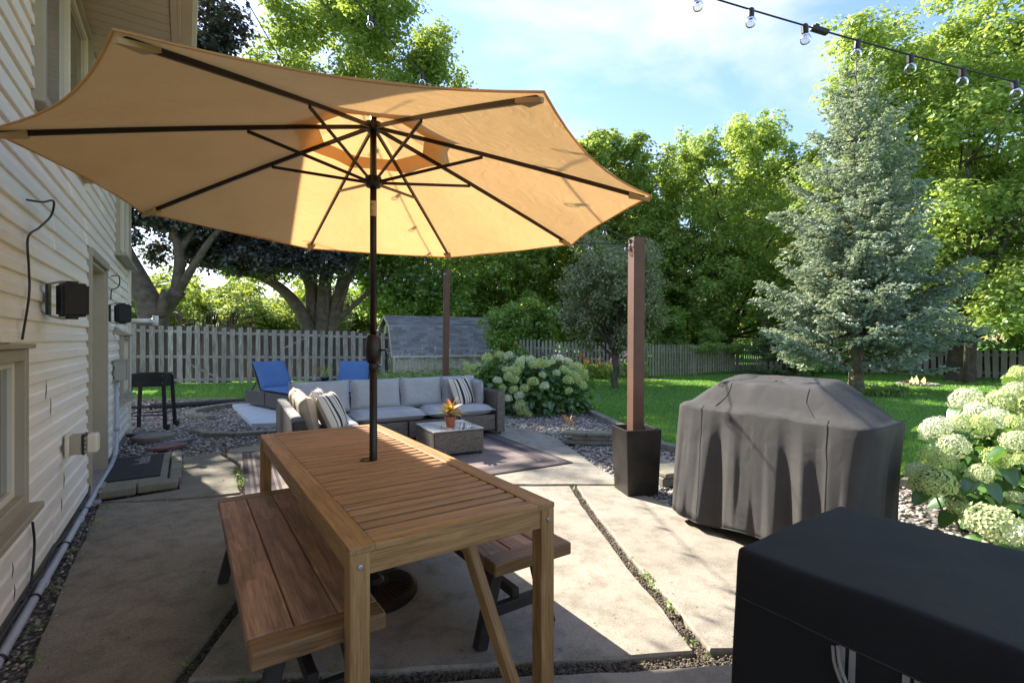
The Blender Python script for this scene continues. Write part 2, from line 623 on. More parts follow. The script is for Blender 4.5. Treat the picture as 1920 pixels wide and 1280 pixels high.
def bulbmat():
    m = bpy.data.materials.new('clear_bulb_glass')
    m.use_nodes = True
    t = m.node_tree
    t.nodes.clear()
    fr = nd(t, 'Fresnel', {0: 1.32})
    tp = nd(t, 'BsdfTransparent', {0: (.86, .86, .86, 1)})
    gl = nd(t, 'BsdfGlossy', {0: (1, 1, 1, 1), 1: .03})
    ms = nd(t, 'MixShader', {0: fr.outputs[0], 1: tp.outputs[0], 2: gl.outputs[0]})
    nd(t, 'OutputMaterial', {0: ms.outputs[0]})
    return m


M['bulb'] = bulbmat()


def pane_mat(name, col):
    m, t, b = newmat(name)
    t.links.new(ramp(t, noise(t, coords(t), 2, 2), [(.3, [x * .8 for x in col]), (.7, col)]), b.inputs['Base Color'])
    b.inputs['Roughness'].default_value = .03
    b.inputs['Specular IOR Level'].default_value = 1.0
    b.inputs['Coat Weight'].default_value = 1.0
    b.inputs['Coat Roughness'].default_value = .02
    return m


M['pane'] = pane_mat('dark_window_glass', (.03, .035, .035))
M['pane_c'] = pane_mat('curtained_window_glass', (.26, .27, .29))
M['tableglass'] = pane_mat('painted_reflection_glass_top', (.48, .51, .51))  # pale blue-white base colour imitates a reflection on the glass


def canopy_mat():
    m = bpy.data.materials.new('tan_canopy_fabric')
    m.use_nodes = True
    t = m.node_tree
    t.nodes.clear()
    v = coords(t, scale=(1, 1, 1), shuffle=False)
    n = noise(t, v, 3, 4)
    c = ramp(t, n, [(.3, (.60, .365, .168)), (.7, (.66, .41, .19))])
    ct = ramp(t, n, [(.3, (.74, .44, .175)), (.7, (.80, .485, .20))])
    bp = nd(t, 'Bump', {'Height': noise(t, v, 7, 3, .5, 1.5), 'Strength': .35, 'Distance': .02})
    d = nd(t, 'BsdfDiffuse', {0: c, 'Normal': bp.outputs[0]})
    tr = nd(t, 'BsdfTranslucent', {0: ct, 'Normal': bp.outputs[0]})
    mx_ = nd(t, 'MixShader', {0: .40, 1: d.outputs[0], 2: tr.outputs[0]})
    nd(t, 'OutputMaterial', {0: mx_.outputs[0]})
    return m


M['canopy'] = canopy_mat()


def shingle_mat():
    m, t, b = newmat('grey_asphalt_shingle')
    v = coords(t)
    n = noise(t, v, 120, 3)
    c = ramp(t, n, [(.3, (.12, .12, .125)), (.7, (.26, .26, .265))])
    oi = nd(t, 'ObjectInfo')
    rr = nd(t, 'MapRange', {0: oi.outputs['Random'], 3: .72, 4: 1.3})
    t.links.new(nd(t, 'HueSaturation', {'Color': c, 'Value': rr.outputs[0]}).outputs[0], b.inputs['Base Color'])
    b.inputs['Roughness'].default_value = .9
    bump(t, b, n, .5, .003)
    return m


M['shingle'] = shingle_mat()
M['shedwall'] = wood('faded_shed_paint', (.48, .46, .36), (.66, .64, .52), .8, .10, .6)
# ================================================================ SETTING: ground, gravel, patio slabs
def ccw(poly):
    a = sum(poly[i][0] * poly[(i + 1) % len(poly)][1] - poly[(i + 1) % len(poly)][0] * poly[i][1] for i in range(len(poly)))
    return poly if a > 0 else poly[::-1]


def sheet(name, poly, z, mat, **k):
    from mathutils.geometry import tessellate_polygon
    poly = ccw(poly)
    vs = [Vector((p[0], p[1], z)) for p in poly]
    tris = tessellate_polygon([vs])
    return link(name, mesh(name, vs, [tuple(t) for t in tris], mat), **k)


def inpoly(x, y, poly):
    r = np.zeros(len(x), bool)
    n = len(poly)
    for i in range(n):
        x0, y0 = poly[i][:2]; x1, y1 = poly[(i + 1) % n][:2]
        c = ((y0 > y) != (y1 > y))
        with np.errstate(divide='ignore', invalid='ignore'):
            r ^= c & (x < (x1 - x0) * (y - y0) / (y1 - y0 + 1e-12) + x0)
    return r


ground = link('ground', mesh('ground', [(-400, -200, -.09), (400, -200, -.09), (400, 500, -.09), (-400, 500, -.09)], [(0, 1, 2, 3)], M['lawn']), kind='structure')
LAWN = [(-60, 11.55), (-8.8, 11.55), (-6.4, 11.65), (-4.8, 11.6), (-3.6, 11.5), (-1.6, 11.3), (.2, 11.1), (1.2, 10.8), (1.5, 10.1), (1.57, 9.1), (1.74, 8.05), (1.88, 7.2),
        (1.98, 6.5), (2.3, 6.05), (3.0, 5.45), (3.75, 4.97), (4.35, 4.4), (5.4, 3.2), (6.6, 1.0), (7.2, -8), (90, -8), (90, 150), (-90, 150), (-90, 11.55)]
sheet('lawn', LAWN, 0, M['lawn'], kind='structure')
BED = [(-14, 11.56), (-8.8, 11.56), (-6.4, 11.66), (-4.8, 11.61), (-3.6, 11.51), (-1.6, 11.31), (.2, 11.11), (1.2, 10.81), (1.51, 10.1), (1.58, 9.1), (1.75, 8.05), (1.89, 7.2),
       (1.99, 6.5), (2.31, 6.05), (3.01, 5.45), (3.76, 4.97), (4.36, 4.4), (5.41, 3.2), (6.61, 1.0), (7.21, -8), (-14, -8)]
sheet('gravel_bed', BED, -.035, M['bed'], kind='structure')

PEDGE_FAR = [(-3.98, 5.94), (-3.74, 6.26), (-3.44, 6.67), (-3.0, 7.1), (-2.2, 7.6), (-1.2, 7.95), (-.17, 8.0), (.28, 7.75), (.62, 7.11), (.80, 6.3), (.93, 5.6), (1.07, 5.05)]
w55 = lambda u, v: (UD * u + VD * v).to_2d()[:]
slabs = [
    # name suffix, polygon (XY), material, lift
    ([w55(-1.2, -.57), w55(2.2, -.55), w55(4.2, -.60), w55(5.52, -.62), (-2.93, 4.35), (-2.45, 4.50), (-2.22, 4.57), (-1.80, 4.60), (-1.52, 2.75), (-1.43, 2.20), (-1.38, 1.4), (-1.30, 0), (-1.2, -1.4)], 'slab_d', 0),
    ([(-1.74, 4.60), (-1.0, 4.66), (0, 4.76), (.56, 4.77), (.60, 4.19), (.72, 3.08), (.80, 2.59), (.83, 2.24), (.50, 2.20), (.09, 2.18), (-.52, 2.11), (-1.36, 2.06), (-1.46, 2.72)], 'slab', 0),
    ([(.63, 4.77), (1.09, 4.77), (1.20, 4.5), (1.30, 4.3), (1.44, 3.98), (1.80, 3.86), (2.3, 3.72), (2.75, 3.42), (3.05, 2.7), (3.2, 2.31), (2.0, 2.29), (.905, 2.25), (.87, 2.60), (.79, 3.08), (.67, 4.19)], 'slab', .004),
    ([(-1.34, 1.99), (-.52, 2.04), (.09, 2.10), (.50, 2.12), (.90, 2.165), (2.0, 2.21), (3.25, 2.23), (3.5, 1.0), (3.7, -1.4), (-1.13, -1.4), (-1.23, 0), (-1.31, 1.4)], 'slab', -.01),
    ([(-2.50, 4.62), (-2.97, 5.36), (-3.10, 5.62), (-3.57, 6.12), (-3.66, 6.38), (-3.44, 6.67), (-3.0, 7.1), (-2.2, 7.6), (-1.2, 7.95), (-.17, 8.0), (.28, 7.75), (.62, 7.11), (.80, 6.3), (.93, 5.6), (1.07, 5.05), (1.08, 4.82), (0, 4.82), (-1.0, 4.73), (-2.2, 4.64)], 'slab', 0),
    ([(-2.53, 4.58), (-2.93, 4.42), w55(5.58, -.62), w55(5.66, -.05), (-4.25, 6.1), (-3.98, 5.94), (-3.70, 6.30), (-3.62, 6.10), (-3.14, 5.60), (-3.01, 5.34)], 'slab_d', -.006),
]
patio = link('patio', None, kind='structure')
SL = []
for i, (poly, mt, dz) in enumerate(slabs):
    poly = ccw([tuple(p[:2]) for p in poly])
    # roughen the outline so the edges are not ruler-straight
    out = []
    for a, b in zip(poly, poly[1:] + poly[:1]):
        a = Vector(a); b = Vector(b)
        n = max(1, int((b - a).length / .12))
        for k in range(n):
            p = a.lerp(b, k / n)
            if k: p += Vector((rnd.uniform(-.006, .006), rnd.uniform(-.006, .006)))
            out.append(p)
    SL.append([(p.x, p.y) for p in out])
    from mathutils.geometry import tessellate_polygon
    ctr = sum((Vector((p[0], p[1], 0)) for p in out), Vector()) / len(out)
    n = len(out)
    top = [Vector((p.x, p.y, 0)) - ctr + Vector((0, 0, dz)) for p in out]
    low = [Vector((p.x, p.y, -.011)) - ctr + Vector((0, 0, dz)) for p in out]
    ins = []
    for k in range(n):
        d = (out[(k + 1) % n] - out[k - 1]).normalized()
        ins.append(top[k] + Vector((-d.y, d.x, 0)) * .009)
    vs = ins + low + [v + Vector((0, 0, -.1)) for v in low]
    fs = [tuple(t) for t in tessellate_polygon([ins])]
    fs = [f if (ins[f[1]] - ins[f[0]]).cross(ins[f[2]] - ins[f[0]]).z > 0 else f[::-1] for f in fs]
    for k in range(n):
        j = (k + 1) % n
        fs.append((n + k, n + j, j, k)); fs.append((2 * n + k, 2 * n + j, n + j, n + k))
    link('concrete_slab', mesh('concrete_slab', vs, fs, M[mt]), patio, ctr)


# ---- icosahedron pebbles, all in one mesh per bed
def ico():
    t = (1 + 5 ** .5) / 2
    v = np.array([(-1, t, 0), (1, t, 0), (-1, -t, 0), (1, -t, 0), (0, -1, t), (0, 1, t), (0, -1, -t), (0, 1, -t), (t, 0, -1), (t, 0, 1), (-t, 0, -1), (-t, 0, 1)], float)
    v /= np.linalg.norm(v[0])
    f = np.array([(0, 11, 5), (0, 5, 1), (0, 1, 7), (0, 7, 10), (0, 10, 11), (1, 5, 9), (5, 11, 4), (11, 10, 2), (10, 7, 6), (7, 1, 8), (3, 9, 4), (3, 4, 2), (3, 2, 6), (3, 6, 8), (3, 8, 9), (4, 9, 5), (2, 4, 11), (6, 2, 10), (8, 6, 7), (9, 8, 1)])
    return v, f


IV, IF = ico()


def npmesh(name, co, faces, mat, rndv=None, smooth=False):
    me = bpy.data.meshes.new(name)
    k = faces.shape[1]
    me.vertices.add(len(co)); me.vertices.foreach_set('co', co.astype(np.float32).ravel())
    me.loops.add(faces.size); me.loops.foreach_set('vertex_index', faces.astype(np.int32).ravel())
    me.polygons.add(len(faces)); me.polygons.foreach_set('loop_start', np.arange(0, faces.size, k, dtype=np.int32))
    if smooth: me.polygons.foreach_set('use_smooth', np.ones(len(faces), bool))
    if rndv is not None:
        a = me.attributes.new('rnd', 'FLOAT', 'POINT')
        a.data.foreach_set('value', rndv.astype(np.float32))
    me.materials.append(mat)
    me.update(calc_edges=True)
    return me


def pebbles(name, xy, size, z, mat=None, flat=.55, seed=1):
    g = np.random.RandomState(seed)
    n = len(xy)
    s = size * g.uniform(.55, 1.35, n)
    sc = np.stack([s, s * g.uniform(.6, .95, n), s * flat * g.uniform(.7, 1.1, n)], 1)
    a = g.uniform(0, 2 * PI, n); tl = g.normal(0, .25, n)
    v = IV[None] * sc[:, None] * (1 + g.normal(0, .10, (n, 12, 1)))
    x = v[..., 0] * np.cos(tl)[:, None] - v[..., 2] * np.sin(tl)[:, None]
    zz = v[..., 0] * np.sin(tl)[:, None] + v[..., 2] * np.cos(tl)[:, None]
    y = v[..., 1]
    X = x * np.cos(a)[:, None] - y * np.sin(a)[:, None] + xy[:, 0:1]
    Y = x * np.sin(a)[:, None] + y * np.cos(a)[:, None] + xy[:, 1:2]
    Z = zz + z + (g.uniform(0, 1, n) * size * .6)[:, None] + (sc[:, 2] * .3)[:, None]
    co = np.stack([X, Y, Z], -1).reshape(-1, 3)
    fc = (IF[None] + (np.arange(n) * 12)[:, None, None]).reshape(-1, 3)
    return npmesh(name, co, fc, mat or M['pebble'], np.repeat(g.uniform(0, 1, n), 12), True)


def scatter(poly, n, seed, avoid=()):
    g = np.random.RandomState(seed)
    xs = [p[0] for p in poly]; ys = [p[1] for p in poly]
    x = g.uniform(min(xs), max(xs), n); y = g.uniform(min(ys), max(ys), n)
    k = inpoly(x, y, poly)
    for a in avoid: k &= ~inpoly(x, y, a)
    return np.stack([x[k], y[k]], 1)


gl = [w55(5.4, -.74), w55(6.0, -.74), w55(9.3, -.74), (-7.4, 8.4), (-9.6, 11.5), (-6.4, 11.6), (-4.0, 11.4), (-3.2, 9.5), (-2.2, 7.6), (-3.0, 7.1), (-3.44, 6.67), (-4.0, 5.9)]
xy = scatter(gl, 15000, 3, SL)
xy = xy[(xy[:, 1] < 9.5) | (np.random.RandomState(1).rand(len(xy)) < .55)]
link('river_gravel', pebbles('river_gravel', xy, .024, -.035, seed=5), kind='stuff', label='grey and tan river gravel between the house corner and the left lawn', cat='gravel')
gr = [(-.4, 8.0), (.28, 7.75), (.62, 7.11), (.80, 6.3), (.93, 5.6), (1.07, 5.05), (1.3, 4.3), (1.42, 4.0), (1.9, 3.9), (2.4, 4.6), (2.3, 6.0), (1.98, 6.5), (1.74, 8.05), (1.5, 10.0), (0.4, 9.9), (-.7, 9.2)]
xy = scatter(gr, 11000, 4, SL)
link('river_gravel', pebbles('river_gravel_mid', xy, .022, -.035, seed=6), kind='stuff', label='blue grey river gravel curving in front of the far hydrangea bush', cat='gravel')
gr2 = [(1.75, 3.9), (2.3, 3.75), (2.75, 3.44), (3.05, 2.7), (3.3, 1.2), (4.6, .5), (5.8, 2.0), (4.3, 4.3), (3.7, 4.9), (3.0, 5.4), (2.35, 5.95), (1.9, 5.0)]
xy = scatter(gr2, 9000, 8, SL)
link('river_gravel', pebbles('river_gravel_right', xy, .026, -.035, seed=9), kind='stuff', label='sunlit pinkish river gravel between the grill cover and the near hydrangea', cat='gravel')
gs = [w55(1.0, -.74), w55(5.6, -.74), w55(5.6, -.58), w55(1.0, -.5)]
xy = scatter(gs, 9000, 12, ())
xy = xy[(np.random.RandomState(3).rand(len(xy)) < .8)]
link('river_gravel', pebbles('fine_gravel', xy, .010, -.012, seed=13), kind='stuff', label='fine gravel and crumbs in the strip along the house foundation', cat='gravel')


# joint debris: tiny stones and leaf crumbs in the slab seams
def seam_pts(line, n, wdt, g):
    out = []
    ln = [Vector(p) for p in line]
    seg = [(b - a).length for a, b in zip(ln, ln[1:])]
    for _ in range(n):
        r = g.uniform(0, sum(seg)); k = 0
        while r > seg[k] and k < len(seg) - 1: r -= seg[k]; k += 1
        p = ln[k].lerp(ln[k + 1], r / seg[k])
        d = (ln[k + 1] - ln[k]).normalized()
        p = p + Vector((-d.y, d.x)) * g.gauss(0, wdt)
        out.append(p)
    return out


gg = random.Random(5)
SEAMS = [([(-3.6, 4.22), (-2.9, 4.38), (-2.4, 4.56), (-1.76, 4.62), (0, 4.79), (1.08, 4.80)], 1500, .016),
         ([(-1.78, 4.60), (-1.49, 2.74), (-1.40, 2.1), (-1.34, 1.4)], 900, .018),
         ([(.595, 4.77), (.635, 4.19), (.755, 3.08), (.835, 2.59), (.87, 2.22)], 1900, .017),
         ([(-1.36, 2.02), (-.52, 2.075), (.09, 2.14), (.50, 2.16), (.9, 2.2), (2.4, 2.25)], 2300, .02),
         ([(-2.51, 4.6), (-2.99, 5.35), (-3.12, 5.61), (-3.60, 6.12), (-3.7, 6.4)], 500, .012)]
pts = []
for ln, n, wd in SEAMS: pts += seam_pts(ln, n, wd, gg)
xy = np.array([p[:] for p in pts])
link('joint_debris', pebbles('joint_debris', xy, .0065, -.024, M['grit'], seed=21), kind='stuff', label='fine grit and dry crumbs filling the joints between the slabs', cat='grit')
xy = scatter([(-3, 1), (3, 1), (3, 5), (-3, 5)], 260, 31)
link('joint_debris', pebbles('slab_crumbs', xy, .0035, .002, seed=22), kind='stuff', label='loose crumbs and seeds lying on the patio slabs', cat='grit')


# ---- leaf cards helper (real little folded leaves)
def leafmesh(name, Cc, Nn, Ss, mat, seed=0, wr=.36, fold=.10, droop=None, T=None):
    g = np.random.RandomState(seed)
    n = len(Cc)
    Nn = Nn / (np.linalg.norm(Nn, axis=1, keepdims=True) + 1e-9)
    if T is None:
        T = g.normal(0, 1, (n, 3))
        if droop: T[:, 2] -= droop
    T = T - Nn * (T * Nn).sum(1, keepdims=True)
    T /= (np.linalg.norm(T, axis=1, keepdims=True) + 1e-9)
    B = np.cross(Nn, T)
    s = Ss[:, None]
    p0 = Cc - T * s * .5
    p1 = Cc + B * s * wr + Nn * s * fold + T * s * -.05
    p2 = Cc + T * s * .55
    p3 = Cc - B * s * wr + Nn * s * fold + T * s * -.05
    co = np.stack([p0, p3, p2, p1], 1).reshape(-1, 3)
    fc = np.arange(n * 4).reshape(n, 4)
    return npmesh(name, co, fc, mat, np.repeat(g.beta(1.3, 1.6, n), 4))


# grass blades on the near lawn
g = np.random.RandomState(41)
n = 330000
yy = g.uniform(0, 1, n) ** 1.1 * 15 + 4.4
xx = (g.uniform(-1.06, 1.06, n)) * yy
k = inpoly(xx, yy, LAWN) & (g.rand(n) < np.clip(1.25 - (yy - 6) / 20, .3, 1))
xx = xx[k]; yy = yy[k]; n = len(xx)
hgt = g.uniform(.02, .055, n) * (1 + .4 * np.sin(xx * 1.3) * np.cos(yy * .9)); an = g.uniform(0, 2 * PI, n); wd = g.uniform(.0035, .007, n) * (1 + yy / 9)
lx = g.normal(0, .018, n); ly = g.normal(0, .018, n)
a = np.stack([xx - np.cos(an) * wd, yy - np.sin(an) * wd, np.full(n, -.005)], 1)
b = np.stack([xx + np.cos(an) * wd, yy + np.sin(an) * wd, np.full(n, -.005)], 1)
c = np.stack([xx + lx, yy + ly, hgt], 1)
co = np.stack([a, b, c], 1).reshape(-1, 3)
me = npmesh('lawn_grass', co, np.arange(n * 3).reshape(n, 3), L['grass'], np.repeat(g.rand(n), 3))
link('lawn_grass', me, kind='stuff', label='short green grass blades covering the backyard lawn', cat='grass')

# dry leaf litter on the patio and gravel
g = np.random.RandomState(77)
lx = np.column_stack([g.uniform(-3.6, 3.4, 150), g.uniform(1.6, 8, 150), np.full(150, .008)])
link('leaf_litter', leafmesh('leaf_litter', lx, g.normal(0, .25, (150, 3)) + np.array((0, 0, 1)), g.uniform(.010, .030, 150), leaf_mat('dry_leaf', (.06, .035, .015), (.24, .14, .05), .1), 78, .3, .15), kind='stuff', label='small dry leaves and twigs scattered over the patio', cat='leaf litter')
# weeds in the joints and along the foundation
wc = []; wn = []; ws = []
def tuft(x, y, n, r, s, z=0):
    for _ in range(n):
        a = gg.uniform(0, 2 * PI); q = gg.uniform(0, r)
        wc.append((x + q * math.cos(a), y + q * math.sin(a), z + gg.uniform(.0, .035))); wn.append((gg.gauss(0, .5), gg.gauss(0, .5), 1)); ws.append(s * gg.uniform(.6, 1.3))
for ln, n, wd in SEAMS:
    for p in seam_pts(ln, 13, wd * .8, gg):
        tuft(p.x, p.y, gg.randint(2, 7), .02, .016, -.01)
for p in seam_pts([(-2.62, 4.75), (-2.99, 5.35)], 30, .012, gg): tuft(p.x, p.y, 8, .03, .022, -.005)
for p in seam_pts([(.8, 2.95), (.83, 2.5)], 10, .012, gg): tuft(p.x, p.y, 8, .02, .018, 0)
for u, v, n in ((2.2, -.62, 60), (2.45, -.6, 110), (2.7, -.62, 60), (3.0, -.60, 40), (3.3, -.63, 60), (3.75, -.62, 50), (4.3, -.6, 60), (4.6, -.57, 50), (4.9, -.58, 60), (5.3, -.5, 40), (7.3, -.02, 60), (6.6, -.02, 60)):
    p = UV(u, v); tuft(p.x, p.y, n // 2, .10, .018)
link('weeds', leafmesh('weeds', np.array(wc), np.array(wn), np.array(ws), L['shrub'], 3), kind='stuff', label='small green weeds growing in the joints and along the foundation', cat='weeds')
# ================================================================ HOUSE  (local X = away from the wall (v), local Y = along the wall (u))
WALL = -.70
EAVE_Z = 4.03
house = thing('house', 'two storey house with cream lap siding along the left edge of the patio', 'house', (0, 0, 0), ROT)
box('wall', (-3.46, 3.6, 2.0), (5.2, 11.1, 4.1), M['trim_light'], house, 0)                      # core, face at v=-.86
for u0, u1, z0, z1 in ((-1.95, 5.60, .0, 4.02), (6.58, 9.15, .0, 4.02), (5.60, 6.58, 2.14, 4.02)):
    box('sheathing', (-.79, (u0 + u1) / 2, (z0 + z1) / 2), (.138, u1 - u0, z1 - z0), M['trim_light'], house, 0)
for u0, u1 in ((-1.95, 5.56), (6.62, 9.14)):
    box('foundation', (-.80, (u0 + u1) / 2, -.02), (.16, u1 - u0, .29), M['slab_d'], house, .004)
# siding: one lap = one course, each length of vinyl a piece of its own
LAP = .117
Z0 = .12
openings = [(2.40, 3.66, 8, 10.9), ]  # filled below in metres


def lap_mesh(Ln, key):
    k = ('lap', round(Ln, 2))
    if k in _bc: return _bc[k]
    prof = [(-.020, 0), (.0, .0), (.001, .004), (-.001, .052), (-.010, .066), (-.016, LAP + .004), (-.020, LAP + .004)]
    n = max(2, int(Ln / .35)); vs = []; fs = []; m = len(prof)
    for i in range(n + 1):
        x = -Ln / 2 + Ln * i / n
        for a, z in prof: vs.append((x, -a, z))
    for i in range(n):
        for j in range(m - 1):
            fs.append((i * m + j, i * m + j + 1, (i + 1) * m + j + 1, (i + 1) * m + j))
    fs.append(tuple(range(m))); fs.append(tuple(n * m + j for j in range(m - 1, -1, -1)))
    me = mesh('siding_panel', vs, fs, M['siding'])
    _bc[k] = me
    return me


OPEN = [(2.02, 3.34, .60, 1.38), (3.74, 5.50, 2.75, 4.2), (5.58, 6.60, -1, 2.22), (7.55, 9.05, 2.44, 3.55), (7.95, 8.95, .63, 1.50)]
rr = random.Random(3)
i = 0
z = Z0
while z < EAVE_Z - .02:
    cuts = [(a, b) for a, b, c, d in OPEN if z + LAP * .5 > c and z + LAP * .5 < d]
    segs = []; p = -1.9
    for a, b in sorted(cuts):
        segs.append((p, a)); p = b
    segs.append((p, 9.12))
    for a, b in segs:
        if b - a < .08: continue
        # staggered joints every couple of courses
        js = [a]
        t = a - .9 + (0, 1.25, .55, 1.8)[(i // 2) % 4]
        while t < b - .35:
            if t > a + .35: js.append(t + rr.uniform(-.03, .03))
            t += 2.35
        js.append(b)
        for q, (c, d) in enumerate(zip(js, js[1:])):
            ov = .012 if q else 0
            Ln = round(d - c + ov, 2)
            off = rr.choice((0, .0015, .003)) + (.003 if q % 2 else 0)
            tilt = rr.gauss(0, .0035)
            # local X of the panel runs along -u .. rotate 90 deg about Z so that panel length lies on local Y
            link('siding_panel', lap_mesh(Ln, 0), house, (WALL + off, (c + d) / 2, z), (0, tilt * .3, R(90)))
    z += LAP
    i += 1
# black gaps where two lengths of siding have pulled apart
for u, z, h in ((3.98, 1.06, .12), (4.10, .95, .11), (4.50, .40, .11), (4.42, .26, .10), (3.30, .27, .08), (3.33, .15, .08)):
    mb = MB()
    pts = [(0, 0, h), (0, .012, h * .6), (0, .004, h * .3), (0, -.006, 0)]
    mb.tube(pts, [.0008, .0024, .0022, .0008], 5)
    mb.obj('siding_gap', M['cable'], house, (WALL + .006, u, z))
# corner post at the far end
box('corner_trim', (WALL + .002, 9.17, 2.03), (.055, .09, 3.98), M['trim_light'], house, .004)
box('end_wall', (-3.46, 9.175, 2.0), (5.1, .05, 4.05), M['siding'], house, 0)

# soffit: narrow boards across the eave, each a piece
sv = [(-.20 + .0, 0)]
for k in range(int(11.2 / .125)):
    box('soffit_panel', (-.40, -1.7 + k * .125, EAVE_Z + .012), (.59, .117, .012), M['soffit'], house, .002)
box('soffit_backing', (-.40, 3.9, EAVE_Z + .03), (.60, 11.3, .02), M['soffit'], house, 0)
box('soffit_trim', (-.080, 3.9, EAVE_Z + .004), (.045, 11.3, .03), M['soffit'], house, .003)
box('fascia', (-.045, 3.9, EAVE_Z + .09), (.025, 11.3, .20), M['soffit'], house, .003)
mb = MB()
g_ = [(-.028, .0), (.045, -.0), (.078, .045), (.086, .10), (.074, .10), (.040, .012), (-.020, .012)]
n_ = len(g_)
vs = [(x, y, z) for y in (-1.75, 9.55) for x, z in g_]
mb.add(vs, [(k, (k + 1) % n_, n_ + (k + 1) % n_, n_ + k) for k in range(n_)] + [tuple(range(n_))[::-1], tuple(range(n_, 2 * n_))])
mb.obj('gutter', M['soffit'], house, (0, 0, EAVE_Z + .01))
mb = MB()
mb.add([(.02, -1.75, EAVE_Z + .2), (.02, 9.55, EAVE_Z + .2), (-3.2, 9.55, EAVE_Z + 1.5), (-3.2, -1.75, EAVE_Z + 1.5), (.02, -1.75, EAVE_Z + .15), (.02, 9.55, EAVE_Z + .15), (-6.2, 9.55, EAVE_Z + .15), (-6.2, -1.75, EAVE_Z + .15), (-6.2, 9.55, EAVE_Z + .2), (-6.2, -1.75, EAVE_Z + .2)],
       [(0, 1, 2, 3), (4, 7, 6, 5), (0, 4, 5, 1), (3, 2, 8, 9), (1, 5, 6, 8, 2), (0, 3, 9, 7, 4), (6, 7, 9, 8)])
mb.obj('roof', M['shingle'], house)


def window(u0, u1, z0, z1, name_mat, sash=0, sill=False, proud=.03):
    """casing, inner frame, pane(s) fixed on the wall; built in house space"""
    f = link('window', None, house, (WALL, (u0 + u1) / 2, (z0 + z1) / 2))
    W_ = u1 - u0; H_ = z1 - z0; c = .06
    for s in (-1, 1):
        box('casing', (.008, s * (W_ - c) / 2, 0), (proud * 2, c, H_), M['trim'], f, .004)
        box('casing', (.008, 0, s * (H_ - c) / 2), (proud * 2 - .004, W_ - 2 * c, c), M['trim'], f, .004)
    i0 = W_ / 2 - c; j0 = H_ / 2 - c; t = .032
    for s in (-1, 1):
        box('frame', (.0, s * (i0 - t / 2), 0), (.03, t, 2 * j0), M['trim_light'], f, .003)
        box('frame', (.0, 0, s * (j0 - t / 2)), (.028, 2 * (i0 - t), t), M['trim_light'], f, .003)
    if sash:
        box('mullion', (.003, 0, 0), (.034, .05, 2 * (j0 - t)), M['trim_light'], f, .003)
        for s in (-1, 1):
            box('pane', (-.012, s * (i0 - t + .025) / 2, 0), (.012, i0 - t - .025, 2 * (j0 - t)), name_mat[0 if s < 0 else -1], f, 0)
    else:
        box('pane', (-.012, 0, 0), (.012, 2 * (i0 - t), 2 * (j0 - t)), name_mat[0], f, 0)
    if sill:
        box('sill', (.045, 0, -H_ / 2 - .012), (.12, W_ + .05, .035), M['trim'], f, .004)
        box('head_cap', (.03, 0, H_ / 2 + .012), (.09, W_ + .05, .022), M['trim'], f, .004)
    return f


window(2.0, 3.36, .60, 1.375, [M['pane']], 0, True, .045)
window(3.74, 5.50, 2.75, 4.01, [M['pane_c'], M['pane']], 1, False, .035)
window(7.55, 9.05, 2.46, 3.52, [M['pane_c'], M['pane']], 1, True, .03)
window(7.97, 8.93, .65, 1.47, [M['pane'], M['pane_c']], 1, True, .03)
# recessed back door with deep jambs
d = link('door', None, house, (-.84, 6.09, 0))
box('door_panel', (0.005, 0, 1.13), (.04, .94, 2.05), M['trim_light'], d, .004)
for zz in (.55, 1.45):
    box('raised_panel', (.030, 0, zz), (.014, .62, .62), M['trim_light'], d, .004)
mb = MB(); mb.tube([(.03, -.38, 1.05), (.085, -.38, 1.05)], [.022, .028], 12); mb.obj('handle', M['galv'], d)
for s in (-1, 1):
    box('jamb', (.012, s * .475, 1.08), (.272, .035, 2.04), M['trim'], d, .003)
    box('casing', (.148, s * .512, 1.09), (.036, .065, 2.10), M['trim'], d, .004)
box('head_jamb', (.012, 0, 2.115), (.272, .915, .035), M['trim'], d, .003)
box('head_casing', (.152, 0, 2.175), (.05, 1.09, .075), M['trim'], d, .004)
box('threshold', (.10, 0, .055), (.24, .91, .045), M['galv'], d, .004)
box('kick_plate', (.115, 0, -.02), (.20, .91, .10), M['slabwhite'], d, .004)

# ---- things fixed to the wall
def at_wall(v, u, z): return UV(u, v, z)


def wall_thing(name, label, cat, u, z, v=WALL + .014, group=None):
    return thing(name, label, cat, UV(u, v, z), ROT, group)


def speaker(label, u, z, s, yaw):
    t = wall_thing('speaker', label, 'speaker', u, z, group='outdoor speakers on the siding')
    box('mounting_plate', (.008, 0, 0), (.014, .085, s * .92), M['blackmetal'], t, .003)
    mb = MB()
    mb.tube([(.01, 0, s * .47), (.07, .0, s * .56), (.115, -.01, s * .52)], .007, 8)
    mb.tube([(.01, 0, -s * .47), (.07, .0, -s * .56), (.115, -.01, -s * .52)], .007, 8)
    mb.obj('bracket', M['galv'], t)
    bd = link('cabinet', None, t, (.115, -.01, 0), (0, 0, yaw))
    bm = bmesh.new()
    bmesh.ops.create_cube(bm, size=1)
    bmesh.ops.scale(bm, vec=(s * .62, s * .80, s), verts=bm.verts)
    for vtx in bm.verts:
        if vtx.co.x < 0: vtx.co.y *= .72
    bmesh.ops.bevel(bm, geom=bm.edges[:], offset=.014, segments=3, affect='EDGES')
    me = bpy.data.meshes.new('cabinet'); bm.to_mesh(me); bm.free(); me.materials.append(M['speaker'])
    link('housing', me, bd)
    for zz in (s * .53, -s * .53):
        mb = MB(); mb.tube([(0, 0, zz - .008), (0, 0, zz + .008)], .03, 14); mb.obj('pivot_knob', M['blackmetal'], bd)


speaker('larger black outdoor speaker on the siding left of the door casing', 3.95, 1.655, .20, R(24))
speaker('smaller black outdoor speaker on the siding beyond the door', 6.80, 1.70, .20, R(20))


